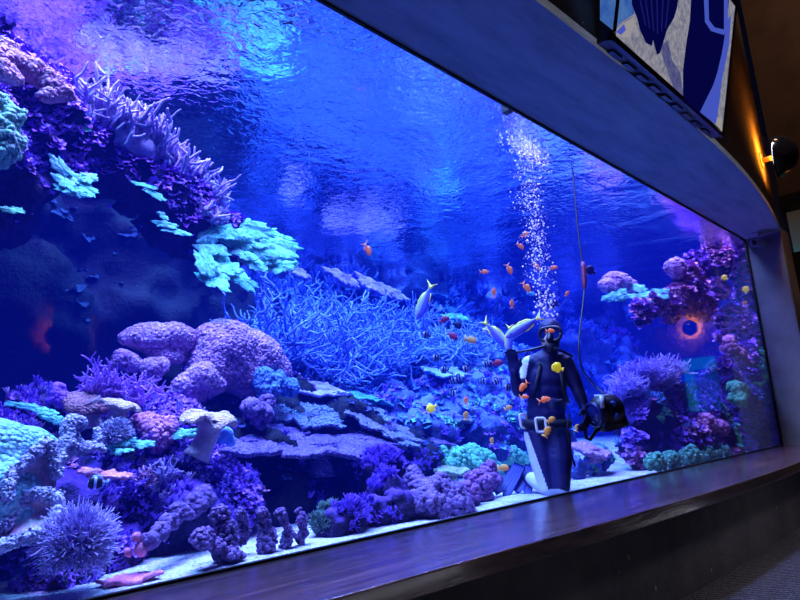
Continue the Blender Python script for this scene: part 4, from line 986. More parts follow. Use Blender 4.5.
# ---- lower left group
lump('carpet_coral', 'large cyan ribbed carpet coral at the lower left edge', 'coral', [(-10, 450, 4.35, 46, (1, 1, .75)), (20, 450, 4.35, 34, (1, 1, .8)), (38, 468, 4.3, 26), (0, 500, 4.15, 42), (24, 520, 4.05, 26), (-30, 520, 4.1, 40), (48, 446, 4.35, 12)], c_carpet, 0.03, ((1.6, 0.05), (9, 0.012)), 12)
def spline(pl, n):
    p = np.array([at(*q) for q in pl]); t_ = np.linspace(0, len(p) - 1.0001, n); i = t_.astype(int); f = (t_ - i)[:, None]
    g = lambda k: p[np.clip(i + k, 0, len(p) - 1)]
    return 0.5 * (2 * g(0) + (g(1) - g(-1)) * f + (2 * g(-1) - 5 * g(0) + 4 * g(1) - g(2)) * f ** 2 + (3 * g(0) - g(-1) - 3 * g(1) + g(2)) * f ** 3)
def folded_leather(label, rim, inner, mat, mat_in, seed, belly=0.05, rims=(0,)):
    """ruffled sheet of leather coral between two curves of (px, py, Y); a pale fuzzy rim along the curves listed in rims"""
    n, m = 90, 16; A, B_ = spline(rim, n), spline(inner, n); rows = []
    for k in range(m + 1):
        s_ = k / m; rows.append(A * (1 - s_) + B_ * s_ + np.array([0.03, 0.8, -0.3]) * belly * math.sin(s_ * math.pi))
    V = np.vstack(rows); V = V + 0.018 * fbm(V * 9, 3, seed)[:, None]
    q = np.array([[k * n + a, k * n + a + 1, (k + 1) * n + a + 1, (k + 1) * n + a] for k in range(m) for a in range(n - 1)])
    V2 = V + np.array([0.0, 0.035, -0.01])
    b = MB(); b.add(np.vstack([V, V2]), np.vstack([q, q[:, ::-1] + len(V)]))
    foot = V.mean(0); foot[2] = V[:, 2].min()
    t = thing('folded_leather_coral', label, 'coral', foot); make_obj('sheet', b, mat_in, t)
    for e in rims:
        c = (V[:n], V[m * n:])[e]; b = MB(); a = np.arange(n)
        tube(b, c + np.array([0, 0.012, 0]) + 0.008 * np.stack([np.sin(a * .9), np.cos(a * 1.3), np.sin(a * .7)], 1), 0.030 + 0.007 * np.sin(a * 0.8), 9)
        P_ = c[rng.integers(n, size=1500)] + rng.normal(size=(1500, 3)) * 0.014 + np.array([0, 0.01, 0])
        instances(b, BALLS[0], P_, rand_rot(1500), 0.0085 * rng.uniform(0.7, 1.2, 1500)); make_obj('frilled_rim', b, mat, t)
    return t
lump('folded_leather_coral', 'pale lilac humped leather coral right of the cyan carpet coral', 'coral', [(72, 432, 4.2, 13), (68, 446, 4.15, 14), (62, 460, 4.1, 9), (80, 448, 4.2, 11), (90, 446, 4.25, 9), (100, 440, 4.3, 8), (104, 450, 4.25, 6), (98, 430, 4.35, 5)], c_fold, 0.018, ((4, 0.10), (11, 0.02)), 13, dots=(2400, 0.010, c_fold, 'ball'))
folded_leather('greyish folded leather sheet with a frilly rim across the cyan carpet coral', [(6, 498, 3.86), (9, 486, 3.88), (16, 472, 3.92), (32, 456, 3.96), (48, 443, 4.0), (54, 452, 4.0), (58, 474, 3.98)], [(12, 502, 3.95), (16, 498, 3.98), (24, 490, 4.0), (34, 488, 4.02), (44, 490, 4.02), (50, 492, 4.02), (57, 496, 3.98)], c_fold, c_leather_in, 3)
folded_leather('pale curled leather lip reaching down over the purple anemone', [(-12, 552, 3.70), (2, 546, 3.70), (20, 541, 3.70), (38, 534, 3.72), (54, 522, 3.75), (61, 508, 3.80)], [(4, 528, 3.9), (12, 520, 3.95), (22, 506, 3.95), (34, 494, 3.92), (48, 494, 3.88), (60, 500, 3.84)], c_fold, c_leather_in, 5, 0.10, (0, 1))
anemone('round lavender anemone with fuzzy tentacles on the sand at lower left', at(77, 543, 3.72), 0.195, 2)
mushroom('beige toadstool coral with a domed cap behind the pale lilac hump', at(92, 428, 4.9), at(85, 402, 4.9), 0.17, 0.15, 0.13, 2, (0.55, 0.1), coral_mat('toad_rose', (140, 96, 110), (206, 150, 156), 6, 0.5, vor=60), 0.10)
mushroom('beige flat-capped toadstool coral on a pale stalk, right of the domed one', at(108, 430, 4.75), at(121, 404, 4.7), 0.155, 0.13, 0.08, 4, (0.2, 0.22), c_leather, 0.12)
mushroom('largest beige toadstool coral with a wavy cap and stout stalk', at(196, 458, 4.45), at(212, 418, 4.4), 0.215, 0.17, 0.11, 9, (0.18, 0.05), c_leather, 0.22)
tube_colony('soft_coral', 'feathery pink-violet soft coral behind the toadstool corals', 'coral', line_pts([(95, 388, 5.0), (115, 392, 5.0), (135, 400, 5.0), (144, 406, 4.95)], 20, 0.04), 170, 0.15, 0.009, coral_mat('soft_pinkviolet', (120, 70, 190), (200, 140, 236), 6, 0.3), spread=0.9, up=0.5, fork=0.4, curl=0.5)
lump('lumpy_coral', 'spiky grey-violet coral knob left of the domed toadstool', 'coral', [(57, 398, 5.0, 9), (50, 402, 5.0, 7), (58, 388, 5.0, 5), (64, 404, 5.0, 6)], coral_mat('spiky', (80, 100, 130), (150, 150, 200), 9, 0.8), 0.022, ((5, 0.08), (14, 0.05)), 14, dots=(240, 0.022, g_purple, 'nub'))
lobe_colony('leafy_coral', 'mint leafy coral strip above the cyan carpet coral', 'coral', [(12, 402, 34, 408, 4.75, 4), (30, 406, 48, 412, 4.7, 5), (42, 410, 62, 422, 4.65, 6)], c_mint, 0.022, 12)
lobe_colony('leafy_coral', 'mint leafy coral right of the pale lilac hump', 'coral', [(110, 446, 132, 440, 4.6, 5), (120, 442, 148, 444, 4.6, 4.5), (112, 450, 128, 450, 4.55, 4)], c_mint, 0.022, 13)
lobe_colony('leafy_coral', 'small mint coral beside the stalk of the largest toadstool', 'coral', [(170, 438, 190, 430, 4.65, 4.5), (178, 430, 194, 436, 4.65, 5)], c_mint, 0.022, 14)
lump('encrusted_coral', 'rosy violet warty coral mound left of the largest toadstool', 'coral', [(152, 430, 4.75, 14), (166, 428, 4.75, 10), (142, 426, 4.8, 9), (156, 440, 4.7, 9)], coral_mat('rosyviolet', (130, 56, 150), (226, 130, 196), 10, 0.7), 0.022, ((4, 0.08), (12, 0.04)), 16, dots=(500, 0.02, g_pink, 'nub'))
lump('encrusted_coral', 'grey fuzzy coral tuft in front of the mint leaf right of the hump', 'coral', [(118, 434, 4.6, 7), (110, 437, 4.6, 7)], c_plate2, 0.02, ((5, 0.04), (14, 0.02)), 18, dots=(120, 0.045, c_fold, 'sprig'))
for (px, py, w_, sd, lab) in [(90, 471, 11, 1, 'pink plate coral, left of the pair above the banded fish'), (105, 474, 15, 2, 'pink plate coral, larger of the pair above the banded fish'), (124, 475, 9, 3, 'small pink plate coral right of the banded fish')]:
    P_ = at(px, py, 4.3); u_ = unit(P_); plate('plate_coral', lab, 'coral', P_, w_ * u_, w_ * u_ * 0.8, coral_mat('plate_pink', (190, 100, 150), (246, 170, 190), 8, 0.5), (0.3, 0.1), 6, 0.12, 0.02, 50 + sd, 0.08, rough=0.012)
for (px, py, L, sd, lab) in [(144, 478, 9, 1, 'small pink tufted coral right of the pink plates'), (165, 474, 12, 2, 'pale tufted coral left below the largest toadstool'), (130, 490, 10, 3, 'violet tufted coral under the small pink tuft'), (155, 492, 10, 4, 'pale tufted coral below the tufts under the toadstool')]:
    P_ = at(px, py + L * 0.5, 4.35)
    tube_colony('tufted_coral', lab, 'coral', P_ + rng.normal(size=(8, 3)) * 0.02, 40, L * 1.1 * unit(P_), 0.010, [c_pinkp, c_lav, g_violet, c_lav][sd - 1], spread=0.9, up=0.7)
# diagonal branches of rock growth and knobs
lump('knobby_ridge', 'dark lilac knobby ridge running down to the sand from the toadstool', 'rock', [(195, 506, 4.15, 9), (182, 514, 4.05, 9), (170, 523, 3.95, 9), (160, 533, 3.88, 9), (150, 543, 3.8, 8), (205, 500, 4.2, 8)], rk_lilac, 0.025, ((3, 0.07), (9, 0.04)), 21, dots=(500, 0.026, c_knob, 'nub'), pit=(9, 0.04))
for k, (px, py, Y, r_, lab) in enumerate([(222, 533, 3.72, 12, 'rounded lilac finger rock, leftmost of the stubby row on the sand'), (243, 526, 3.8, 12, 'rounded lilac finger rock, second of the stubby row on the sand'), (266, 532, 3.72, 11, 'rounded lilac finger rock in the middle of the stubby row'), (286, 530, 3.72, 11, 'rounded lilac finger rock, second from the right of the stubby row'), (302, 527, 3.72, 9, 'pinkish finger rock at the right end of the stubby row'), (212, 548, 3.62, 11, 'low lilac slab rock leaning at the left foot of the stubby row')]):
    lump('finger_rock', lab, 'rock', [(px - 3, py - 15, Y, r_ * 0.66), (px - 2, py - 10, Y, r_ * 0.7), (px, py - 3, Y, r_ * 0.78), (px + 2, py + 6, Y, r_ * 0.85), (px, py + 14, Y, r_ * 0.8)] if k != 5 else [(px - 8, py - 8, Y, 7), (px + 4, py, Y, 8), (px + 16, py + 6, Y, 7), (px + 26, py + 9, Y, 5)],
         rk_lilac, 0.022, ((3, 0.08), (9, 0.035)), 30 + k, dots=(110, 0.014, c_knob, 'nub'), group='stubby finger rocks', pit=(10, 0.03))
for k, (px, py, r_, lab) in enumerate([(140, 549, 7, 'round pink sponge ball, lowest of the trio left of the ridge'), (137, 537, 6, 'round pink sponge ball, highest of the trio left of the ridge'), (128, 552, 5, 'small pink sponge ball, leftmost of the trio left of the ridge')]):
    lump('pink_sponge', lab, 'sponge', [(px, py, 3.8, r_), (px + 2, py + 3, 3.8, r_ * 0.7)], c_pink, 0.014, ((5, 0.02), (12, 0.012)), 40 + k)
P_ = at(130, 577, 3.72); plate('plate_coral', 'flat dull pink slab coral lying on the sand below the sponge trio', 'coral', P_, 0.15, 0.10, c_pink, (0.0, 0.0), 6, 0.05, 0.03, 61, 0.03, stalk=False, rough=0.02)
lump('encrusted_coral', 'olive-green mossy coral mound in the shadow on the sand', 'coral', [(330, 520, 4.0, 13), (320, 526, 3.9, 10), (344, 516, 4.2, 10)], coral_mat('olive', (40, 70, 90), (90, 120, 110), 8, 0.7), 0.03, ((4, 0.06), (12, 0.03)), 45, dots=(300, 0.04, coral_mat('olive2', (50, 80, 96), (110, 140, 120), 8, 0.7), 'sprig'))

# ---- right of the diver
plate('table_coral', 'rosy flat table coral on the sand right of the diver', 'coral', at(591, 448, 4.15), 0.33, 0.26, c_pinkp, (0.42, 0.05), 5, 0.03, 0.07, 71, 0.0, rough=0.03)
for k, (px, py, lab) in enumerate([(655, 462, 'leftmost of the five green dome corals along the right foot'), (671, 461, 'second of the five green dome corals along the right foot'), (690, 457, 'middle of the five green dome corals along the right foot'), (706, 455, 'fourth of the five green dome corals along the right foot'), (722, 453, 'rightmost of the five green dome corals along the right foot')]):
    q_ = [1.0, 0.8, 1.15, 0.9, 0.8][k]
    lump('green_dome_coral', lab, 'coral', [(px, py - 2 * (k % 2), 3.5, 8 * q_, (1.1, 1, .9)), (px + 4, py + 2, 3.5, 5.5 * q_), (px - 4, py + 2, 3.5, 5.5 * q_), (px + 1, py - 4 * q_, 3.5, 5 * q_)], c_gdome, 0.02, ((6, 0.03), (16, 0.03)), 80 + k, dots=(90, 0.034, c_gdome, 'nub'), group='green dome corals')
tube_colony('soft_coral', 'bushy lavender soft coral left of the dark hole in the right reef', 'coral', line_pts([(622, 392, 4.15), (640, 380, 4.05), (655, 390, 3.95)], 20, 0.10), 560, 0.19, 0.012, coral_mat('soft_lav', (110, 90, 190), (190, 160, 240), 5, 0.3), spread=0.9, up=0.6, fork=0.5, curl=0.5)
tube_colony('soft_coral', 'pale lavender soft coral directly below the amber ring', 'coral', line_pts([(660, 376, 3.9), (676, 376, 3.85)], 12, 0.08), 400, 0.18, 0.012, coral_mat('soft_pale', (130, 116, 190), (204, 184, 236), 5, 0.3), spread=0.8, up=0.7, fork=0.5, curl=0.5)
lump('dome_coral', 'mauve dome coral high on the right, above the mint shelf', 'coral', [(617, 284, 4.6, 13, (1, 1, .8)), (608, 288, 4.6, 8), (628, 288, 4.6, 8)], c_mauve, 0.05, ((2, 0.08), (6, 0.04)), 90, dots=(900, 0.04, c_mauve, 'nub'))
lobe_colony('leafy_coral', 'mint plate coral at the left end of the mint shelf on the right', 'coral', [(606, 296, 624, 292, 4.5, 5), (612, 298, 626, 297, 4.5, 4)], c_mint, 0.05, 21)
lobe_colony('leafy_coral', 'broad mint leafy coral shelf at the right, left of the pink arch', 'coral', [(634, 284, 652, 298, 4.3, 5), (640, 296, 672, 298, 4.2, 6), (652, 290, 674, 294, 4.2, 5), (630, 294, 646, 300, 4.3, 4)], c_mint, 0.05, 22)
lump('dome_coral', 'small mauve round coral on the left of the pink arch', 'coral', [(674, 268, 4.0, 9), (678, 272, 4.0, 7)], c_mauve, 0.04, ((2, 0.06), (6, 0.04)), 91, dots=(300, 0.04, c_mauve, 'nub'))
lump('pink_coral', 'pink lobed coral hanging in the shade by the jamb', 'coral', [(730, 350, 3.5, 7), (737, 356, 3.49, 8), (744, 362, 3.48, 6), (728, 342, 3.5, 5)], c_pinkp, 0.04, ((3, 0.08), (8, 0.05)), 92, dots=(300, 0.05, g_pink, 'nub'))
lump('lumpy_coral', 'pale green lumpy coral below the pink lobed one by the jamb', 'coral', [(736, 388, 3.5, 6), (742, 393, 3.5, 6), (737, 400, 3.5, 7)], c_bead, 0.04, ((3, 0.08), (8, 0.05)), 93, dots=(200, 0.05, g_green, 'nub'))
lump('red_coral', 'dull red crusty coral beneath the dark hole in the right reef', 'coral', [(705, 425, 3.62, 12, (1.3, .5, .6)), (720, 428, 3.6, 10, (1.2, .5, .6)), (692, 430, 3.64, 8, (1.2, .6, .8))], coral_mat('dull_red', (110, 40, 90), (190, 96, 140), 7, 0.6), 0.05, ((3, 0.1), (8, 0.05)), 94, dots=(400, 0.05, g_pink, 'nub'))
# ================================================================== the diver
DP = at(548, 430, 3.60); DU, DV, DW = view_basis(DP); UD = unit(DP)
def dv(px, py, w=0.0):
    """point on the diver: photo direction px, py on the plane through his hips facing the visitor, w towards the visitor"""
    r = ray(px, py); k = ((DP - EYE) @ DW + w) / (r @ DW); return EYE + r * k
neoprene = plain('black_neoprene', (8, 12, 76), 0.6, 0.3)
white_panel = plain('white_suit_panel', (214, 220, 240), 0.6, 0.2)
skin_mat = plain('face_skin', (196, 150, 140), 0.6, 0.3)
glove = plain('dark_glove', (18, 18, 40), 0.6)
rubber = plain('black_rubber', (10, 12, 44), 0.45, 0.4)
lens_mat = plain('tinted_lens', (20, 34, 110), 0.05, 0.8)
steel = plain('pale_steel', (190, 200, 225), 0.3, 0.6)
webbing = plain('belt_webbing', (12, 12, 30), 0.7)
def capsule(b, p, q, r0, r1, ax=(1, 1, 1), n=None):
    """row of ellipsoids from p to q; ax = widths along the diver's u, v, w"""
    p, q = np.asarray(p), np.asarray(q); L = np.linalg.norm(q - p); n = n or max(3, int(L / (min(r0, r1) * 0.45)) + 1)
    B = np.array([DU * ax[0], DV * ax[1], DW * ax[2]])
    for t_ in np.linspace(0, 1, n):
        b.add((ICO2[0] * (r0 * (1 - t_) + r1 * t_)) @ B + p * (1 - t_) + q * t_, ICO2[1])
def chain(b, pts):
    """pts: (point, radius)"""
    for (p, r0), (q, r1) in zip(pts[:-1], pts[1:]): capsule(b, p, q, r0, r1)
b = MB()
FL_ = (1.0, 1.0, 0.68)
capsule(b, dv(547, 436), dv(546, 414), 0.225, 0.215, FL_); capsule(b, dv(546, 414), dv(547, 380), 0.215, 0.225, FL_); capsule(b, dv(547, 380), dv(548, 364), 0.225, 0.18, FL_)
capsule(b, dv(531, 364), dv(566, 364), 0.095, 0.095); capsule(b, dv(536, 359), dv(561, 359), 0.075, 0.075)
capsule(b, dv(549, 366), dv(550, 346, 0.02), 0.10, 0.085)
capsule(b, dv(550, 343, 0.03), dv(550, 331, 0.02), 0.125, 0.15, (0.86, 1.0, 1.0)); capsule(b, dv(549, 345, 0.10), dv(549, 341, 0.10), 0.07, 0.075)
# arm held out to the right: shoulder, elbow, wrist
E1, W1 = dv(577, 388, 0.02), dv(585, 409, 0.12)
chain(b, [(dv(566, 364), 0.098), (dv(572, 376), 0.088), (E1, 0.072), (dv(581, 398, 0.07), 0.066), (W1, 0.046)])
# raised arm on the left
E2, W2 = dv(519, 391, 0.06), dv(514, 372, 0.26)
chain(b, [(dv(530, 364), 0.098), (dv(524, 378, 0.02), 0.088), (E2, 0.074), (dv(516, 382, 0.16), 0.066), (W2, 0.046)])
# kneeling legs: hip, knee, ankle behind
for hp, kn, an, in [((538, 436, 0.0), (549, 488, 0.13), (524, 474, -0.26)), ((557, 436, 0.0), (561, 486, 0.16), (533, 474, -0.32))]:
    H_, K_, A_ = dv(*hp), dv(*kn), dv(*an)
    chain(b, [(H_, 0.155), (H_ * 0.5 + K_ * 0.5, 0.142), (K_, 0.098), (K_ * 0.6 + A_ * 0.4, 0.092), (A_, 0.06)])
    capsule(b, A_, A_ + (A_ - K_) * 0.28 + DV * 0.02, 0.055, 0.045)
def hand(b, wrist, palm_dir, side, back, curl, s=1.0):
    """wrist: point; palm_dir along the fingers; side towards the thumb; back = normal of the back of the hand"""
    pd = palm_dir / np.linalg.norm(palm_dir); sd = side - pd * (side @ pd); sd /= np.linalg.norm(sd); bk = np.cross(pd, sd); bk *= np.sign(bk @ back) or 1
    Lp = 0.115 * s
    for k in range(4):
        o_ = (1.5 - k) * 0.026 * s
        base = wrist + pd * Lp + sd * o_ ; capsule(b, wrist + sd * o_ * 0.7 + pd * 0.02, base, 0.026 * s, 0.021 * s, n=7)
        L = [0.082, 0.094, 0.088, 0.068][k] * s; d = pd + sd * (1.5 - k) * 0.09; p = base
        for j, f in enumerate((0.45, 0.32, 0.23)):
            a = curl * (0.55 + 0.35 * j); d = d * math.cos(a) - bk * math.sin(a); d /= np.linalg.norm(d)
            q = p + d * L * f * 1.5; capsule(b, p, q, (0.0175 - 0.002 * j) * s, (0.016 - 0.002 * j) * s, n=6); p = q
    t0 = wrist + pd * 0.035 * s + sd * 0.035 * s; t1 = t0 + (sd * 0.8 + pd * 0.6) * 0.055 * s - bk * 0.01; t2 = t1 + (pd * 0.8 - bk * 0.7 * curl + sd * 0.15) * 0.06 * s
    capsule(b, t0, t1, 0.023 * s, 0.019 * s, n=6); capsule(b, t1, t2, 0.018 * s, 0.014 * s, n=6)
hand(b, W1, dv(587, 420, 0.20) - W1, DU * -0.3 + DW, DU, 0.75, 1.15)
hand(b, W2, dv(512, 352, 0.30) - W2, DU * 0.9 + DW * 0.3, -DW, 0.55, 1.15)
V, fs = remesh(b, 0.0125)
T_ = tris(fs)
for _ in range(3):                                  # light smoothing so the joints flow
    acc = np.zeros_like(V); cnt = np.zeros(len(V))
    for a_, c_ in ((0, 1), (1, 2), (2, 0)):
        np.add.at(acc, T_[:, a_], V[T_[:, c_]]); np.add.at(cnt, T_[:, a_], 1)
    V = V * 0.6 + acc / cnt[:, None] * 0.4
V[:, 2] = np.maximum(V[:, 2], SAND - 0.02)
C_ = (V - EYE) @ R; PXY = C_[:, :2] / C_[:, 2:] * F + np.array([400.0, 300.0])
knees = V[:, 2].min()
diver = thing('person', 'diver in a black and white wetsuit kneeling on the sand, holding a cabled camera', 'person', (DP[0], DP[1], SAND))
b = MB()
wl = (V - DP) @ DW
def suit_slot(f):
    p = PXY[f].mean(1); w_ = wl[f].mean(1)
    leg = (p[:, 1] > 432) & ((p[:, 0] < 527.5 + (p[:, 1] - 432) * 0.36) | (p[:, 1] > 489 + 0.06 * (p[:, 0] - 555) ** 2 * 0.3)) & (w_ > -0.10)
    arm = (p[:, 0] < 530 - (p[:, 1] - 352) * 0.16) & (p[:, 0] > 520) & (p[:, 1] > 349) & (p[:, 1] < 378) & (w_ < 0.16)
    face = (p[:, 0] > 540) & (p[:, 0] < 552) & (p[:, 1] > 333) & (p[:, 1] < 350) & (w_ > 0.09)
    return np.where(face, 2, np.where(leg | arm, 1, 0))
b.v = [V]; b.n = len(V)
for k, a in fs.items(): b.f[k] = [a]; b.m[k] = [suit_slot(a)]
make_obj('body', b, [neoprene, white_panel, skin_mat], diver)
# mask, regulator, hoses
MC = dv(550, 334, 0.155); mn = DW * 0.95 - DU * 0.3; mn /= np.linalg.norm(mn); mu = np.cross(DV, mn); mu /= np.linalg.norm(mu); mv = np.cross(mn, mu)
b = MB()
ring = [MC + mu * 0.118 * math.copysign(abs(math.cos(a)) ** 0.7, math.cos(a)) + mv * (0.075 * math.copysign(abs(math.sin(a)) ** 0.7, math.sin(a))) for a in np.linspace(0, 2 * math.pi, 41)]
tube(b, ring, 0.018, 8, round_end=False); tube(b, [MC + mn * 0.01 + mv * 0.01, MC + mn * 0.04 - mv * 0.07], [0.025, 0.034], 12)
mk = make_obj('dive_mask', b, rubber, diver)
b = MB(); b.poly([p + mn * 0.004 for p in ring[:-1]]); make_obj('mask_lens', b, lens_mat, diver)
b = MB(); RC = dv(549, 347, 0.19); lathe(b, RC - mn * 0.05, mn, [(0, 0), (0.05, 0), (0.062, 0.03), (0.055, 0.055), (0.03, 0.065), (0, 0.066)], 24); make_obj('regulator', b, rubber, diver)
b = MB(); tube(b, [RC - mu * 0.03, dv(541, 347, 0.20), dv(530, 350, 0.20), dv(518, 352, 0.1), dv(508, 353, 0.0), dv(516, 360, -0.18), dv(538, 362, -0.26)], 0.014, 8); make_obj('breathing_hose', b, rubber, diver)
b = MB(); tube(b, [RC + mu * 0.03, dv(560, 350, 0.16), dv(572, 356, 0.02), dv(566, 364, -0.2)], 0.014, 8); make_obj('breathing_hose', b, rubber, diver)
b = MB(); tube(b, [dv(540, 366, 0.13), dv(538, 362, 0.04), dv(540, 372, -0.2)], 0.022, 6); tube(b, [dv(540, 366, 0.13), dv(535, 392, 0.16), dv(530, 402, 0.02)], 0.022, 6); make_obj('harness_strap', b, webbing, diver)
b = MB(); tube(b, [dv(560, 366, 0.13), dv(562, 362, 0.04), dv(559, 372, -0.2)], 0.022, 6); tube(b, [dv(560, 366, 0.13), dv(564, 392, 0.16), dv(568, 402, 0.02)], 0.022, 6); make_obj('harness_strap', b, webbing, diver)
# weight belt with two square buckles
b = MB(); nb = 40; a = np.linspace(0, 2 * math.pi, nb + 1)
bc = dv(547, 424)
for h0, h1 in ((-0.045, 0.045),):
    ring = [bc + DU * 0.245 * math.cos(t_) + DW * 0.172 * math.sin(t_) for t_ in a]
    Vb = np.vstack([[p + DV * h0 for p in ring], [p + DV * h1 for p in ring], [p + DV * h1 + (p - bc) * 0.07 for p in ring], [p + DV * h0 + (p - bc) * 0.07 for p in ring]]); m_ = nb + 1
    q = [[k * m_ + i, k * m_ + i + 1, ((k + 1) % 4) * m_ + i + 1, ((k + 1) % 4) * m_ + i] for k in range(4) for i in range(nb)]
    b.add(Vb, q)
make_obj('weight_belt', b, webbing, diver)
def frame_ring(c, u, v, n, w_, h_, th):
    pts = []
    for cx, cy_, a0 in ((1, 1, 0), (-1, 1, 90), (-1, -1, 180), (1, -1, 270)):
        for k in range(5):
            a_ = math.radians(a0 + k * 22.5); pts.append(c + u * (cx * (w_ - 0.02) + 0.02 * math.cos(a_)) + v * (cy_ * (h_ - 0.02) + 0.02 * math.sin(a_)))
    pts.append(pts[0]); pts.append(pts[1]); b = MB(); tube(b, pts, th, 8, round_end=False); return b
for (px, py, w_, tw) in ((523.5, 421, 0.065, -0.9), (541, 425, 0.2, -0.15)):
    c = dv(px, py, w_); u = DU * math.cos(tw) + DW * math.sin(tw); n = np.cross(u, DV)
    make_obj('buckle', frame_ring(c, u, DV * 0.99 - DU * 0.1, n, 0.05, 0.072, 0.0135), plain('white_buckle', (225, 232, 245), 0.4, 0.4, glow=0.08), diver)
b = MB(); tube(b, [dv(547, 426, 0.19), dv(553, 428, 0.19), dv(556, 430, 0.185)], 0.012, 8); make_obj('belt_tail', b, webbing, diver)
b = MB(); tube(b, [dv(569, 414, 0.1), dv(567, 430, 0.12), dv(570, 450, 0.1), dv(575, 466, 0.08)], 0.012, 6); make_obj('hanging_strap', b, webbing, diver)
# fins: three-ribbed blades
def fin(root, tip, side, w0, w1, nm='fin'):
    root, tip = np.asarray(root), np.asarray(tip); d = tip - root; L = np.linalg.norm(d); d = d / L; s_ = side - d * (side @ d); s_ /= np.linalg.norm(s_); nn = np.cross(d, s_)
    b = MB(); n, m = 14, 15; V = []
    for sg in (1, -1):
        for i in range(n + 1):
            t_ = i / n; w_ = (w0 + (w1 - w0) * t_ ** 0.8)
            for j in range(m):
                x = (j / (m - 1)) * 2 - 1
                cut = 1.0 - 0.10 * abs(x) ** 3 * t_ - (0.16 * (1 - min(1, abs(x) * 2.5)) * t_ if t_ > 0.6 else 0)
                V.append(root + d * L * t_ * cut + s_ * w_ * x + nn * (sg * (0.012 + 0.006 * math.cos(x * 14)) * (1.2 - 0.7 * t_) + 0.05 * t_ * t_))
    q = []; o_ = (n + 1) * m
    for i in range(n):
        for j in range(m - 1):
            k = i * m + j; q += [[k, k + 1, k + m + 1, k + m], [o_ + k + m, o_ + k + m + 1, o_ + k + 1, o_ + k]]
        for j in (0, m - 1): k = i * m + j; q.append([k, k + m, o_ + k + m, o_ + k])
    for j in range(m - 1):
        k = j; q.append([k, k + 1, o_ + k + 1, o_ + k]); k = n * m + j; q.append([k, k + 1, o_ + k + 1, o_ + k])
    b.add(V, q); return make_obj(nm, b, plain('fin_rubber', (20, 26, 120), 0.5, 0.3), diver)
fin(dv(520, 465, -0.24), dv(501, 499, -0.06), DU * 0.9 + DV * 0.35, 0.065, 0.10)
fin(dv(531, 466, -0.30), dv(522, 497, -0.10), DU * 0.9 + DV * 0.15, 0.065, 0.10)

# ------------------------------------------------------------------ cabled underwater camera
CC = dv(605, 411, 0.12)
ucam = thing('underwater_camera', 'black underwater camera housing with round port hanging on a cable beside the diver', 'camera', CC - DV * 0.22)
ca = -DU * 0.80 + DW * 0.55 - DV * 0.25; ca /= np.linalg.norm(ca)
b = MB(); lathe(b, CC - ca * 0.17, ca, [(0, 0), (0.10, 0), (0.15, 0.04), (0.17, 0.12), (0.17, 0.22), (0.15, 0.27), (0.135, 0.31), (0, 0.31)], 32)
cb_ = np.cross(ca, DV); cb_ /= np.linalg.norm(cb_); cd = np.cross(cb_, ca)
obox(b, CC - cd * 0.13 - ca * 0.02, [cb_, cd, ca], [0.12, 0.06, 0.13]); make_obj('housing', b, rubber, ucam)
b = MB(); torus(b, CC + ca * 0.15, ca, 0.11, 0.024, 36, 10); make_obj('port_ring', b, plain('port_ring', (30, 40, 110), 0.3, 0.5), ucam)
b = MB(); lathe(b, CC + ca * 0.13, ca, [(0.118, 0.0), (0.11, 0.02), (0.08, 0.045), (0.04, 0.06), (0, 0.064)], 32); make_obj('port_glass', b, lens_mat, ucam)
b = MB(); tube(b, [CC - cd * 0.14 + ca * 0.02, dv(596, 431, 0.14), dv(590, 440, 0.16), dv(586, 438, 0.17), dv(585, 428, 0.18), dv(586, 416, 0.17), dv(590, 411, 0.14), CC + cd * 0.02 + ca * 0.10], 0.019, 8); make_obj('handle', b, rubber, ucam)
b = MB(); obox(b, dv(602, 396, 0.30), [DU, DV, DW], [0.075, 0.013, 0.02]); obox(b, dv(602, 402, 0.31), [DU, DV, DW], [0.022, 0.06, 0.016]); obox(b, dv(602, 397, 0.22), [DU, DV, DW], [0.03, 0.012, 0.09]); make_obj('top_bracket', b, steel, ucam)
for px, py in ((613, 404), (616, 416)):
    b = MB(); c = dv(px, py, 0.27); lathe(b, c - DW * 0.05, DW, [(0, 0), (0.03, 0), (0.034, 0.03), (0.028, 0.045), (0, 0.046)], 18); make_obj('lamp_head', b, plain('lamp_blue', (60, 90, 190), 0.3, 0.5), ucam)
CAB = [(534, 131, 4.2), (541, 136, 4.1), (551, 141, 4.0), (561, 140, 3.95), (568, 140, 3.92), (571, 155, 3.9), (574, 185, 3.86), (577, 220, 3.82), (580, 246, 3.78), (583, 264, 3.74), (584.5, 285, 3.7), (583, 304, 3.68), (580, 330, 3.66), (579, 350, 3.64), (582, 368, 3.62), (590, 380, 3.62), (598, 389, 3.6)]
cp = np.array([at(*q) for q in CAB]); cp = np.vstack([cp, CC + DV * 0.14 - ca * 0.05])
# resample smoothly
t_ = np.linspace(0, len(cp) - 1.001, 120); i_ = t_.astype(int); f_ = (t_ - i_)[:, None]
g_ = lambda k: cp[np.clip(i_ + k, 0, len(cp) - 1)]
cs = 0.5 * (2 * g_(0) + (g_(1) - g_(-1)) * f_ + (2 * g_(-1) - 5 * g_(0) + 4 * g_(1) - g_(2)) * f_ ** 2 + (3 * g_(0) - g_(-1) - 3 * g_(1) + g_(2)) * f_ ** 3)
cable = thing('camera_cable', 'thin black cable looping down from the surface to the underwater camera', 'cable', cs[-1])
b = MB(); tube(b, cs, 0.013, 8); make_obj('cord', b, rubber, cable)
b = MB(); tube(b, [at(582.4, 262, 3.742), at(583.4, 267, 3.735), at(584.4, 283, 3.705), at(584.2, 289, 3.697)], [0.022, 0.036, 0.036, 0.02], 14); make_obj('sleeve', b, plain('red_sleeve', (110, 24, 60), 0.5), cable)
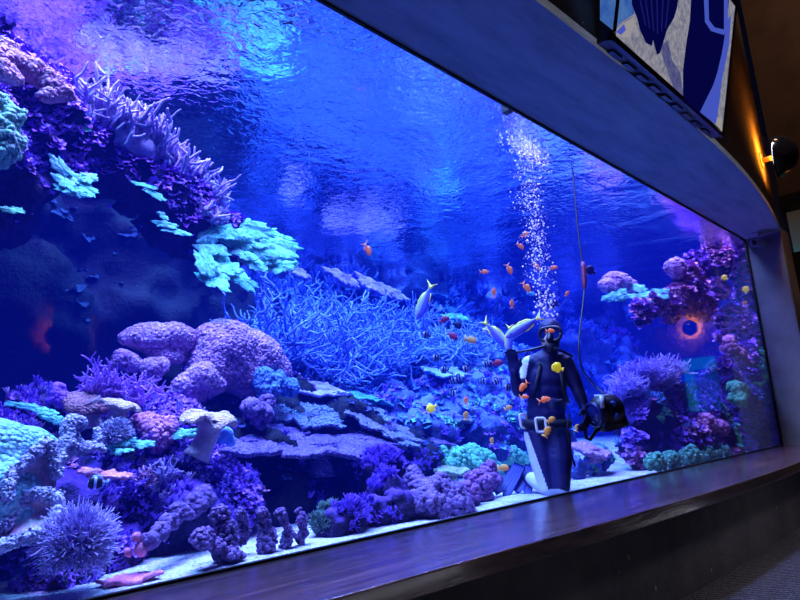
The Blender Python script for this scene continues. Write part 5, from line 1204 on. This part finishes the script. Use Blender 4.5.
b = MB(); cc_ = at(507, 109, 3.32); box(b, cc_ - 0.045, cc_ + 0.045); bx_ = make_obj('sensor_box', b, rubber, smooth=False); tag(bx_, 'tiny black sensor box fixed at the top edge of the pane', 'sensor')

# ------------------------------------------------------------------ bubbles
b = MB(); nbub = 1500; t_ = rng.random(nbub) ** 0.85
cx = np.interp(t_, [0, 0.3, 0.6, 0.8, 1], [549, 538, 530, 527, 523]); cyy = np.interp(t_, [0, 1], [324, 108])
wd = np.interp(t_, [0, 0.25, 0.6, 1], [4.5, 6.5, 7, 12])
P_ = np.array([at(x_ + rng.normal() * w_, y_, 3.72 + rng.normal() * 0.07 + 0.1 * t__) for x_, y_, w_, t__ in zip(cx, cyy, wd, t_)])
rb = 0.0045 + 0.012 * rng.random(nbub) ** 4
P_[:, 2] = np.minimum(P_[:, 2], SURF - 0.05)
instances(b, (ICO1[0] * np.array([1, 1, 0.8]), ICO1[1]), P_, rand_rot(nbub), rb)
hb = [(541, 305, 2.2), (544, 309, 1.8), (534, 313, 1.6), (547, 314, 2.0), (540, 318, 1.4), (551, 308, 1.6), (549, 303, 1.3), (536, 307, 1.2), (553, 316, 1.4), (545, 300, 1.2)]
P_ = np.array([at(x_, y_, 3.66) for x_, y_, _ in hb]); instances(b, ICO2, P_, rand_rot(len(hb)), np.array([r_ * UD for _, _, r_ in hb]))
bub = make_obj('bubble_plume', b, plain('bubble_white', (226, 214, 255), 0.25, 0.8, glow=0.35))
tag(bub, 'column of white bubbles rising from the diver to the surface', 'bubbles', kind='stuff')

# ================================================================== fish
def fin_sheet(b, pts, th=0.008, mi=0):
    """flat fin from an outline in the x, z plane"""
    p = np.array(pts, float); n = len(p); c = p.mean(0)
    V = [[x, th * 0.3, z] for x, z in p] + [[c[0], th, c[1]]] + [[x, -th * 0.3, z] for x, z in p] + [[c[0], -th, c[1]]]
    T = []
    for i in range(n):
        j = (i + 1) % n; T += [[i, j, n], [n + 1 + j, n + 1 + i, 2 * n + 1], ]
        T += [[i, n + 1 + i, n + 1 + j], [i, n + 1 + j, j]]
    b.add(V, T, mi)
def fish_parts(h, wd=0.34, tail='fork', tl=0.24, th=0.3, snout=0.5, dors=0.12, anal=0.09):
    """length 1, head towards +x; returns the meshes of the parts"""
    n, m = 18, 14; xs = np.linspace(0.5, -0.28, n); rows = []
    for x in xs:
        s_ = (0.5 - x) / 0.78
        prof = (math.sin(math.pi * min(1, s_ ** (0.62)) * 0.93 + 0.03)) ** 0.85
        hh = max(0.012, h * 0.5 * prof); hh = max(hh, h * 0.14 if s_ > 0.5 else 0.012); ww = max(0.008, hh * wd * (1.15 - 0.5 * s_))
        rows.append([[x, ww * math.cos(a), hh * math.sin(a)] for a in np.linspace(0, 2 * math.pi, m, endpoint=False)])
    V = np.array(rows).reshape(-1, 3); q = [[i * m + k, i * m + (k + 1) % m, (i + 1) * m + (k + 1) % m, (i + 1) * m + k] for i in range(n - 1) for k in range(m)]
    out = {}
    b = MB(); V = np.vstack([V, [0.52, 0, 0], [-0.29, 0, 0]]); b.add(V, {4: np.array(q), 3: np.array([[(k + 1) % m, k, n * m] for k in range(m)] + [[(n - 1) * m + k, (n - 1) * m + (k + 1) % m, n * m + 1] for k in range(m)])}); out['body'] = b
    p = h * 0.07; b = MB()
    if tail == 'fork':
        fin_sheet(b, [(-0.26, p), (-0.40, th * 0.55), (-0.28 - tl, th), (-0.40, th * 0.22), (-0.37, 0), (-0.40, -th * 0.22), (-0.28 - tl, -th), (-0.40, -th * 0.55), (-0.26, -p)])
    else:
        fin_sheet(b, [(-0.26, p), (-0.34, th * 0.8), (-0.28 - tl * 0.8, th), (-0.28 - tl * 0.75, 0), (-0.28 - tl * 0.8, -th), (-0.34, -th * 0.8), (-0.26, -p)])
    out['tail_fin'] = b
    H = lambda s_: h * 0.5 * (math.sin(math.pi * min(1, s_ ** 0.62) * 0.93 + 0.03)) ** 0.85 * 0.93
    b = MB(); ss = np.linspace(0.22, 0.88, 9); up = [(0.5 - 0.78 * s_, H(s_) + dors * (0.7 + 0.5 * (1 if i in (4, 5, 6, 7) else 0)) * (0.5 if i in (0, 8) else 1)) for i, s_ in enumerate(ss)]; lo = [(0.5 - 0.78 * s_, H(s_)) for s_ in ss]
    fin_sheet(b, up + lo[::-1]); out['dorsal_fin'] = b
    b = MB(); ss = np.linspace(0.55, 0.88, 6); up = [(0.5 - 0.78 * s_ - 0.02, -H(s_) - anal * (0.5 if i in (0, 5) else 1)) for i, s_ in enumerate(ss)]; lo = [(0.5 - 0.78 * s_, -H(s_)) for s_ in ss]
    fin_sheet(b, up + lo[::-1]); out['anal_fin'] = b
    b = MB(); er = h * 0.07
    s_ = 0.13 / 0.78; ye = max(0.008, h * 0.5 * (math.sin(math.pi * s_ ** 0.62 * 0.93 + 0.03)) ** 0.85 * wd * (1.15 - 0.5 * s_))
    for sg in (1, -1): b.add(ICO1[0] * np.array([er, er * 0.6, er]) + [0.37, sg * ye * 0.97, h * 0.06], ICO1[1])
    out['eye'] = b
    return out
def band_mat(name, c1, c2, lo, hi, n):
    """dark and pale bars across the body, along the local x axis"""
    k = NT(name); co = k.n('ShaderNodeTexCoord').outputs['Object']
    x = k.n('ShaderNodeSeparateXYZ', {0: co}).outputs[0]
    s_ = k.math('SINE', k.math('MULTIPLY', k.math('SUBTRACT', x, lo), 2 * math.pi * n / (hi - lo)))
    col = k.ramp(s_, [(0.46, srgb(c1)), (0.54, srgb(c2))])
    return k.surf(k.n('ShaderNodeBsdfPrincipled', {'Base Color': col, 'Roughness': 0.5}).outputs[0])
def two_mat(name, top, low, z0=0.02):
    k = NT(name); z = k.n('ShaderNodeSeparateXYZ', {0: k.n('ShaderNodeTexCoord').outputs['Object']}).outputs[2]
    col = k.ramp(k.math('MULTIPLY_ADD', z, 8.0) if False else k.n('ShaderNodeMapRange', {0: z, 1: z0 - 0.012, 2: z0 + 0.012}).outputs[0], [(0.0, srgb(low)), (1.0, srgb(top))])
    return k.surf(k.n('ShaderNodeBsdfPrincipled', {'Base Color': col, 'Roughness': 0.35, 'Specular IOR Level': 0.5}).outputs[0])
eye_m = plain('fish_eye', (8, 8, 14), 0.2, 0.6)
KINDS = {
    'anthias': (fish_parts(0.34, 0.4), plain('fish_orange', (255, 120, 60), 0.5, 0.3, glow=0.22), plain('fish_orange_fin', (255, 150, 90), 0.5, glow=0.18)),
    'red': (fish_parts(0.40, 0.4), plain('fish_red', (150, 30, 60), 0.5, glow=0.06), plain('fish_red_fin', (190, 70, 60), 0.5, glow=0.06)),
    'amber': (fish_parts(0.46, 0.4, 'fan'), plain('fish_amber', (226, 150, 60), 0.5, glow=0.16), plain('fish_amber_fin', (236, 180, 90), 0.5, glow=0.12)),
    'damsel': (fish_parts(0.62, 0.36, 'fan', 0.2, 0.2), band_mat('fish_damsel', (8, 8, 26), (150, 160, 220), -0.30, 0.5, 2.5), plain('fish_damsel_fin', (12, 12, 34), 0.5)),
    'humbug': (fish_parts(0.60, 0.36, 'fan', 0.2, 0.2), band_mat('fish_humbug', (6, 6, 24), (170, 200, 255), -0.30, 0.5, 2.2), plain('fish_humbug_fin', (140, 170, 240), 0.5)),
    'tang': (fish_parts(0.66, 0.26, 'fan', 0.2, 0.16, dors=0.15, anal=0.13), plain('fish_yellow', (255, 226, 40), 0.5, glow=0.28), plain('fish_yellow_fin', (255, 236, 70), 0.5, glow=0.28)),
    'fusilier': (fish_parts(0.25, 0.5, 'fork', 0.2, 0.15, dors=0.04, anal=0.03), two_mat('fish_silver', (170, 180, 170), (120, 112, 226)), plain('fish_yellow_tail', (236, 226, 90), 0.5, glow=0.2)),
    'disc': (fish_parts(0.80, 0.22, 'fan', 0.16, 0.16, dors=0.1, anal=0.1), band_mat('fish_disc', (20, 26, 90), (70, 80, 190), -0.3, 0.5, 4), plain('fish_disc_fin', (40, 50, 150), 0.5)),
    'dark': (fish_parts(0.70, 0.3, 'fan', 0.18, 0.2), plain('fish_dark', (10, 12, 44), 0.5), plain('fish_dark_fin', (14, 18, 60), 0.5)),
    'blue': (fish_parts(0.34, 0.4), plain('fish_blue', (60, 140, 220), 0.4, glow=0.1), plain('fish_blue_fin', (90, 170, 240), 0.4, glow=0.1)),
    'slim': (fish_parts(0.17, 0.6), plain('fish_pale', (190, 190, 220), 0.4, glow=0.05), plain('fish_pale_fin', (170, 170, 210), 0.4)),
}
PROTO = {}
def fish_proto(kind, parts):
    key = (kind, parts)
    if key in PROTO: return PROTO[key]
    pm, bm_, fm = KINDS[kind]; meshes = []
    if parts:
        for nm in ('body', 'tail_fin', 'dorsal_fin', 'anal_fin', 'eye'):
            o = make_obj(nm, pm[nm], eye_m if nm == 'eye' else (bm_ if nm == 'body' else fm), base=(0, 0, 0)); meshes.append((nm, o.data)); bpy.data.objects.remove(o)
    else:
        b = MB()
        for nm in ('body', 'tail_fin', 'dorsal_fin', 'anal_fin', 'eye'):
            off = b.n
            for v in pm[nm].v: b.v.append(v); b.n += len(v)
            for k in (3, 4):
                for a in pm[nm].f[k]: b.f[k].append(a + off); b.m[k].append(np.full(len(a), {'body': 0, 'eye': 2}.get(nm, 1), int))
        o = make_obj(nm, b, [bm_, fm, eye_m], base=(0, 0, 0)); meshes.append((None, o.data)); bpy.data.objects.remove(o)
    PROTO[key] = meshes; return meshes
def fish(kind, px, py, Y, L, ang, label, cat='fish', group=None, parts=None, yaw=0.0, flip=False, name=None):
    P = at(px, py, Y); u, v, w_ = view_basis(P); a = math.radians(ang); s_ = L * unit(P)
    X = u * math.cos(a) + v * math.sin(a); Z = -u * math.sin(a) + v * math.cos(a)
    if Z @ v < -0.01 or (abs(Z @ v) <= 0.01 and flip): Z = -Z
    y_ = math.radians(yaw); X2 = X * math.cos(y_) + w_ * math.sin(y_); Yl = np.cross(Z, X2)
    M_ = Matrix(((X2[0], Yl[0], Z[0], P[0]), (X2[1], Yl[1], Z[1], P[1]), (X2[2], Yl[2], Z[2], P[2]), (0, 0, 0, 1))) @ Matrix.Scale(float(s_), 4)
    name = name or {'anthias': 'orange_fish', 'red': 'red_fish', 'amber': 'amber_fish', 'damsel': 'striped_damsel', 'humbug': 'banded_fish', 'tang': 'yellow_fish', 'fusilier': 'silver_fish', 'disc': 'disc_fish', 'dark': 'dark_fish', 'blue': 'blue_fish', 'slim': 'slender_fish'}[kind]
    if parts is None: parts = L >= 12
    ms = fish_proto(kind, parts)
    if parts:
        o = bpy.data.objects.new(name, None); o.empty_display_size = 0.05; COL.objects.link(o)
        for nm, me in ms: c = bpy.data.objects.new(nm, me); COL.objects.link(c); c.parent = o
    else:
        o = bpy.data.objects.new(name, ms[0][1]); COL.objects.link(o)
    o.matrix_world = M_
    return tag(o, label, cat, group)
G1, G2, G3 = 'small orange fish', 'striped damselfish school', 'yellow fish'
for f in [
    ('anthias', 367, 249, 5.5, 12, -65, 'orange fish alone above the mauve plate corals behind the thicket'),
    ('anthias', 525, 235, 4.4, 8, 35, 'orange-red fish highest beside the bubble column'),
    ('anthias', 520, 246, 4.4, 8, -40, 'orange fish just below the highest one at the bubble column'),
    ('anthias', 509, 269, 4.4, 10, -65, 'orange fish diving steeply, left of the bubble column'),
    ('anthias', 484, 272, 4.6, 8, 0, 'small orange fish level, left of the steeply diving one'),
    ('anthias', 536, 266, 4.2, 8, -50, 'amber-orange fish inside the bubble column'),
    ('anthias', 553, 268, 4.2, 8, 10, 'orange fish right of the bubble column'),
    ('anthias', 526, 287, 4.3, 11, -55, 'orange fish below the bubbles, slanting down above the blue fish'),
    ('anthias', 494, 293, 4.6, 9, 90, 'orange-red fish seen from behind, left above the diver'),
    ('anthias', 567, 294, 4.2, 6, 60, 'tiny orange fish right above the diver head'),
    ('anthias', 512, 304, 4.5, 8, 90, 'orange fish pointing up, left of the diver head'),
    ('red', 444, 320, 5.6, 10, 25, 'brown-red fish on the lilac plate, left of the dark one'),
    ('red', 452, 336, 5.5, 11, -30, 'brown-orange fish under the lilac plate by the mint dome'),
    ('amber', 470, 340, 5.4, 11, -15, 'amber fish right of the brown-orange one'),
    ('red', 497, 363, 4.6, 10, 5, 'dark red fish left of the diver raised hand'),
    ('anthias', 524, 386, 3.35, 11, 230, 'orange fish in front of the diver elbow'),
    ('anthias', 524, 397, 3.35, 8, 0, 'red-orange fish just under the one at the elbow'),
    ('anthias', 544, 400, 3.32, 11, 15, 'pink-orange fish in front of the diver belly'),
    ('anthias', 550, 331, 3.30, 8, 0, 'small pink-orange fish in front of the diver mask'),
    ('amber', 551, 420, 3.32, 8, 30, 'amber fish above right of the square belt buckle'),
    ('amber', 547, 432, 3.32, 10, 60, 'amber-white fish right below the square belt buckle'),
    ('amber', 508, 408, 4.4, 7, 20, 'amber fish left of the diver hip'),
    ('anthias', 466, 401, 4.8, 8, 80, 'orange fish above the cyan table coral, right of the yellow one'),
    ('amber', 466, 416, 4.8, 8, 85, 'amber fish under the orange one right of the yellow fish'),
    ('amber', 577, 428, 3.9, 7, 70, 'amber fish between diver and camera handle'),
    ('amber', 503, 468, 4.0, 10, 0, 'amber fish above the diver fins'),
    ('amber', 492, 441, 4.6, 6, 85, 'tiny amber fish by the green bead corals'),
    ('amber', 745, 304, 3.6, 6, 80, 'tiny amber fish close to the jamb')]:
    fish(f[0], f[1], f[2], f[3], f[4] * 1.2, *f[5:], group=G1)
for f in [
    (427, 335, 75, 'striped damselfish farthest left and highest of the school'), (486, 329, -70, 'striped damselfish above the silver fish pair'), (437, 358, 80, 'striped damselfish second from the left of the school'),
    (445, 370, 80, 'striped damselfish below right of the second'), (467, 369, 95, 'striped damselfish in the centre of the school'), (487, 364, 100, 'striped damselfish left of the dark red fish'),
    (452, 381, 110, 'striped damselfish above the lowest of the school'), (452, 393, 80, 'lowest striped damselfish of the school'), (482, 381, 85, 'striped damselfish under the dark red fish'),
    (497, 381, 115, 'striped damselfish right of the one under the dark red fish'), (509, 388, 80, 'striped damselfish by the diver left elbow'), (511, 359, 85, 'striped damselfish touching the raised hand'), (458, 378, 100, 'striped damselfish wedged in the lower middle of the school')]:
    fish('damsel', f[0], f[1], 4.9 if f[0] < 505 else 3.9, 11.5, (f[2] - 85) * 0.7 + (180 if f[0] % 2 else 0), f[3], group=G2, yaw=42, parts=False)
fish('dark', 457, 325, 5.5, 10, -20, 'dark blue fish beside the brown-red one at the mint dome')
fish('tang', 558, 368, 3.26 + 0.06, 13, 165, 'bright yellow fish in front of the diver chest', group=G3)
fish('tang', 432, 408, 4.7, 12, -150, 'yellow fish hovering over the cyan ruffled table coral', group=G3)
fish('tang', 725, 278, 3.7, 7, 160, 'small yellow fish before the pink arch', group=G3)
fish('tang', 746, 290, 3.5, 8, 90, 'dull yellow fish next to the jamb', group=G3)
fish('fusilier', 425, 300, 5.3, 42, -112, 'silver fish with yellow tail diving head down above the pale thicket')
fish('fusilier', 495, 333, 4.4, 40, -48, 'silver fish with yellow tail swimming down toward the diver hand')
fish('fusilier', 509, 338, 4.25, 30, -92, 'silver fish with yellow tail pointing straight down beside the diver')
fish('fusilier', 525, 326, 3.9, 44, 212, 'largest silver fish with yellow tail in front of the diver head')
fish('disc', 554, 304, 4.0, 13, 170, 'round striped translucent fish above the diver head')
fish('dark', 591, 271, 4.2, 12, 150, 'dark round fish right of the red cable sleeve')
fish('blue', 531, 294, 4.3, 10, -10, 'pale blue fish above the diver, under the bubbles')
fish('humbug', 99, 483, 4.0, 21, 180, 'blue-white fish with two black bands under the pink plates')
fish('slim', 655, 211, 4.6, 15, 95, 'slender pale fish hanging upright under the surface at the right, upper of two')
fish('slim', 659, 222, 4.6, 18, 100, 'slender grey fish hanging upright at the right, lower of two')
fish('slim', 641, 250, 5.2, 14, 50, 'slender lavender fish left of the small mauve coral')
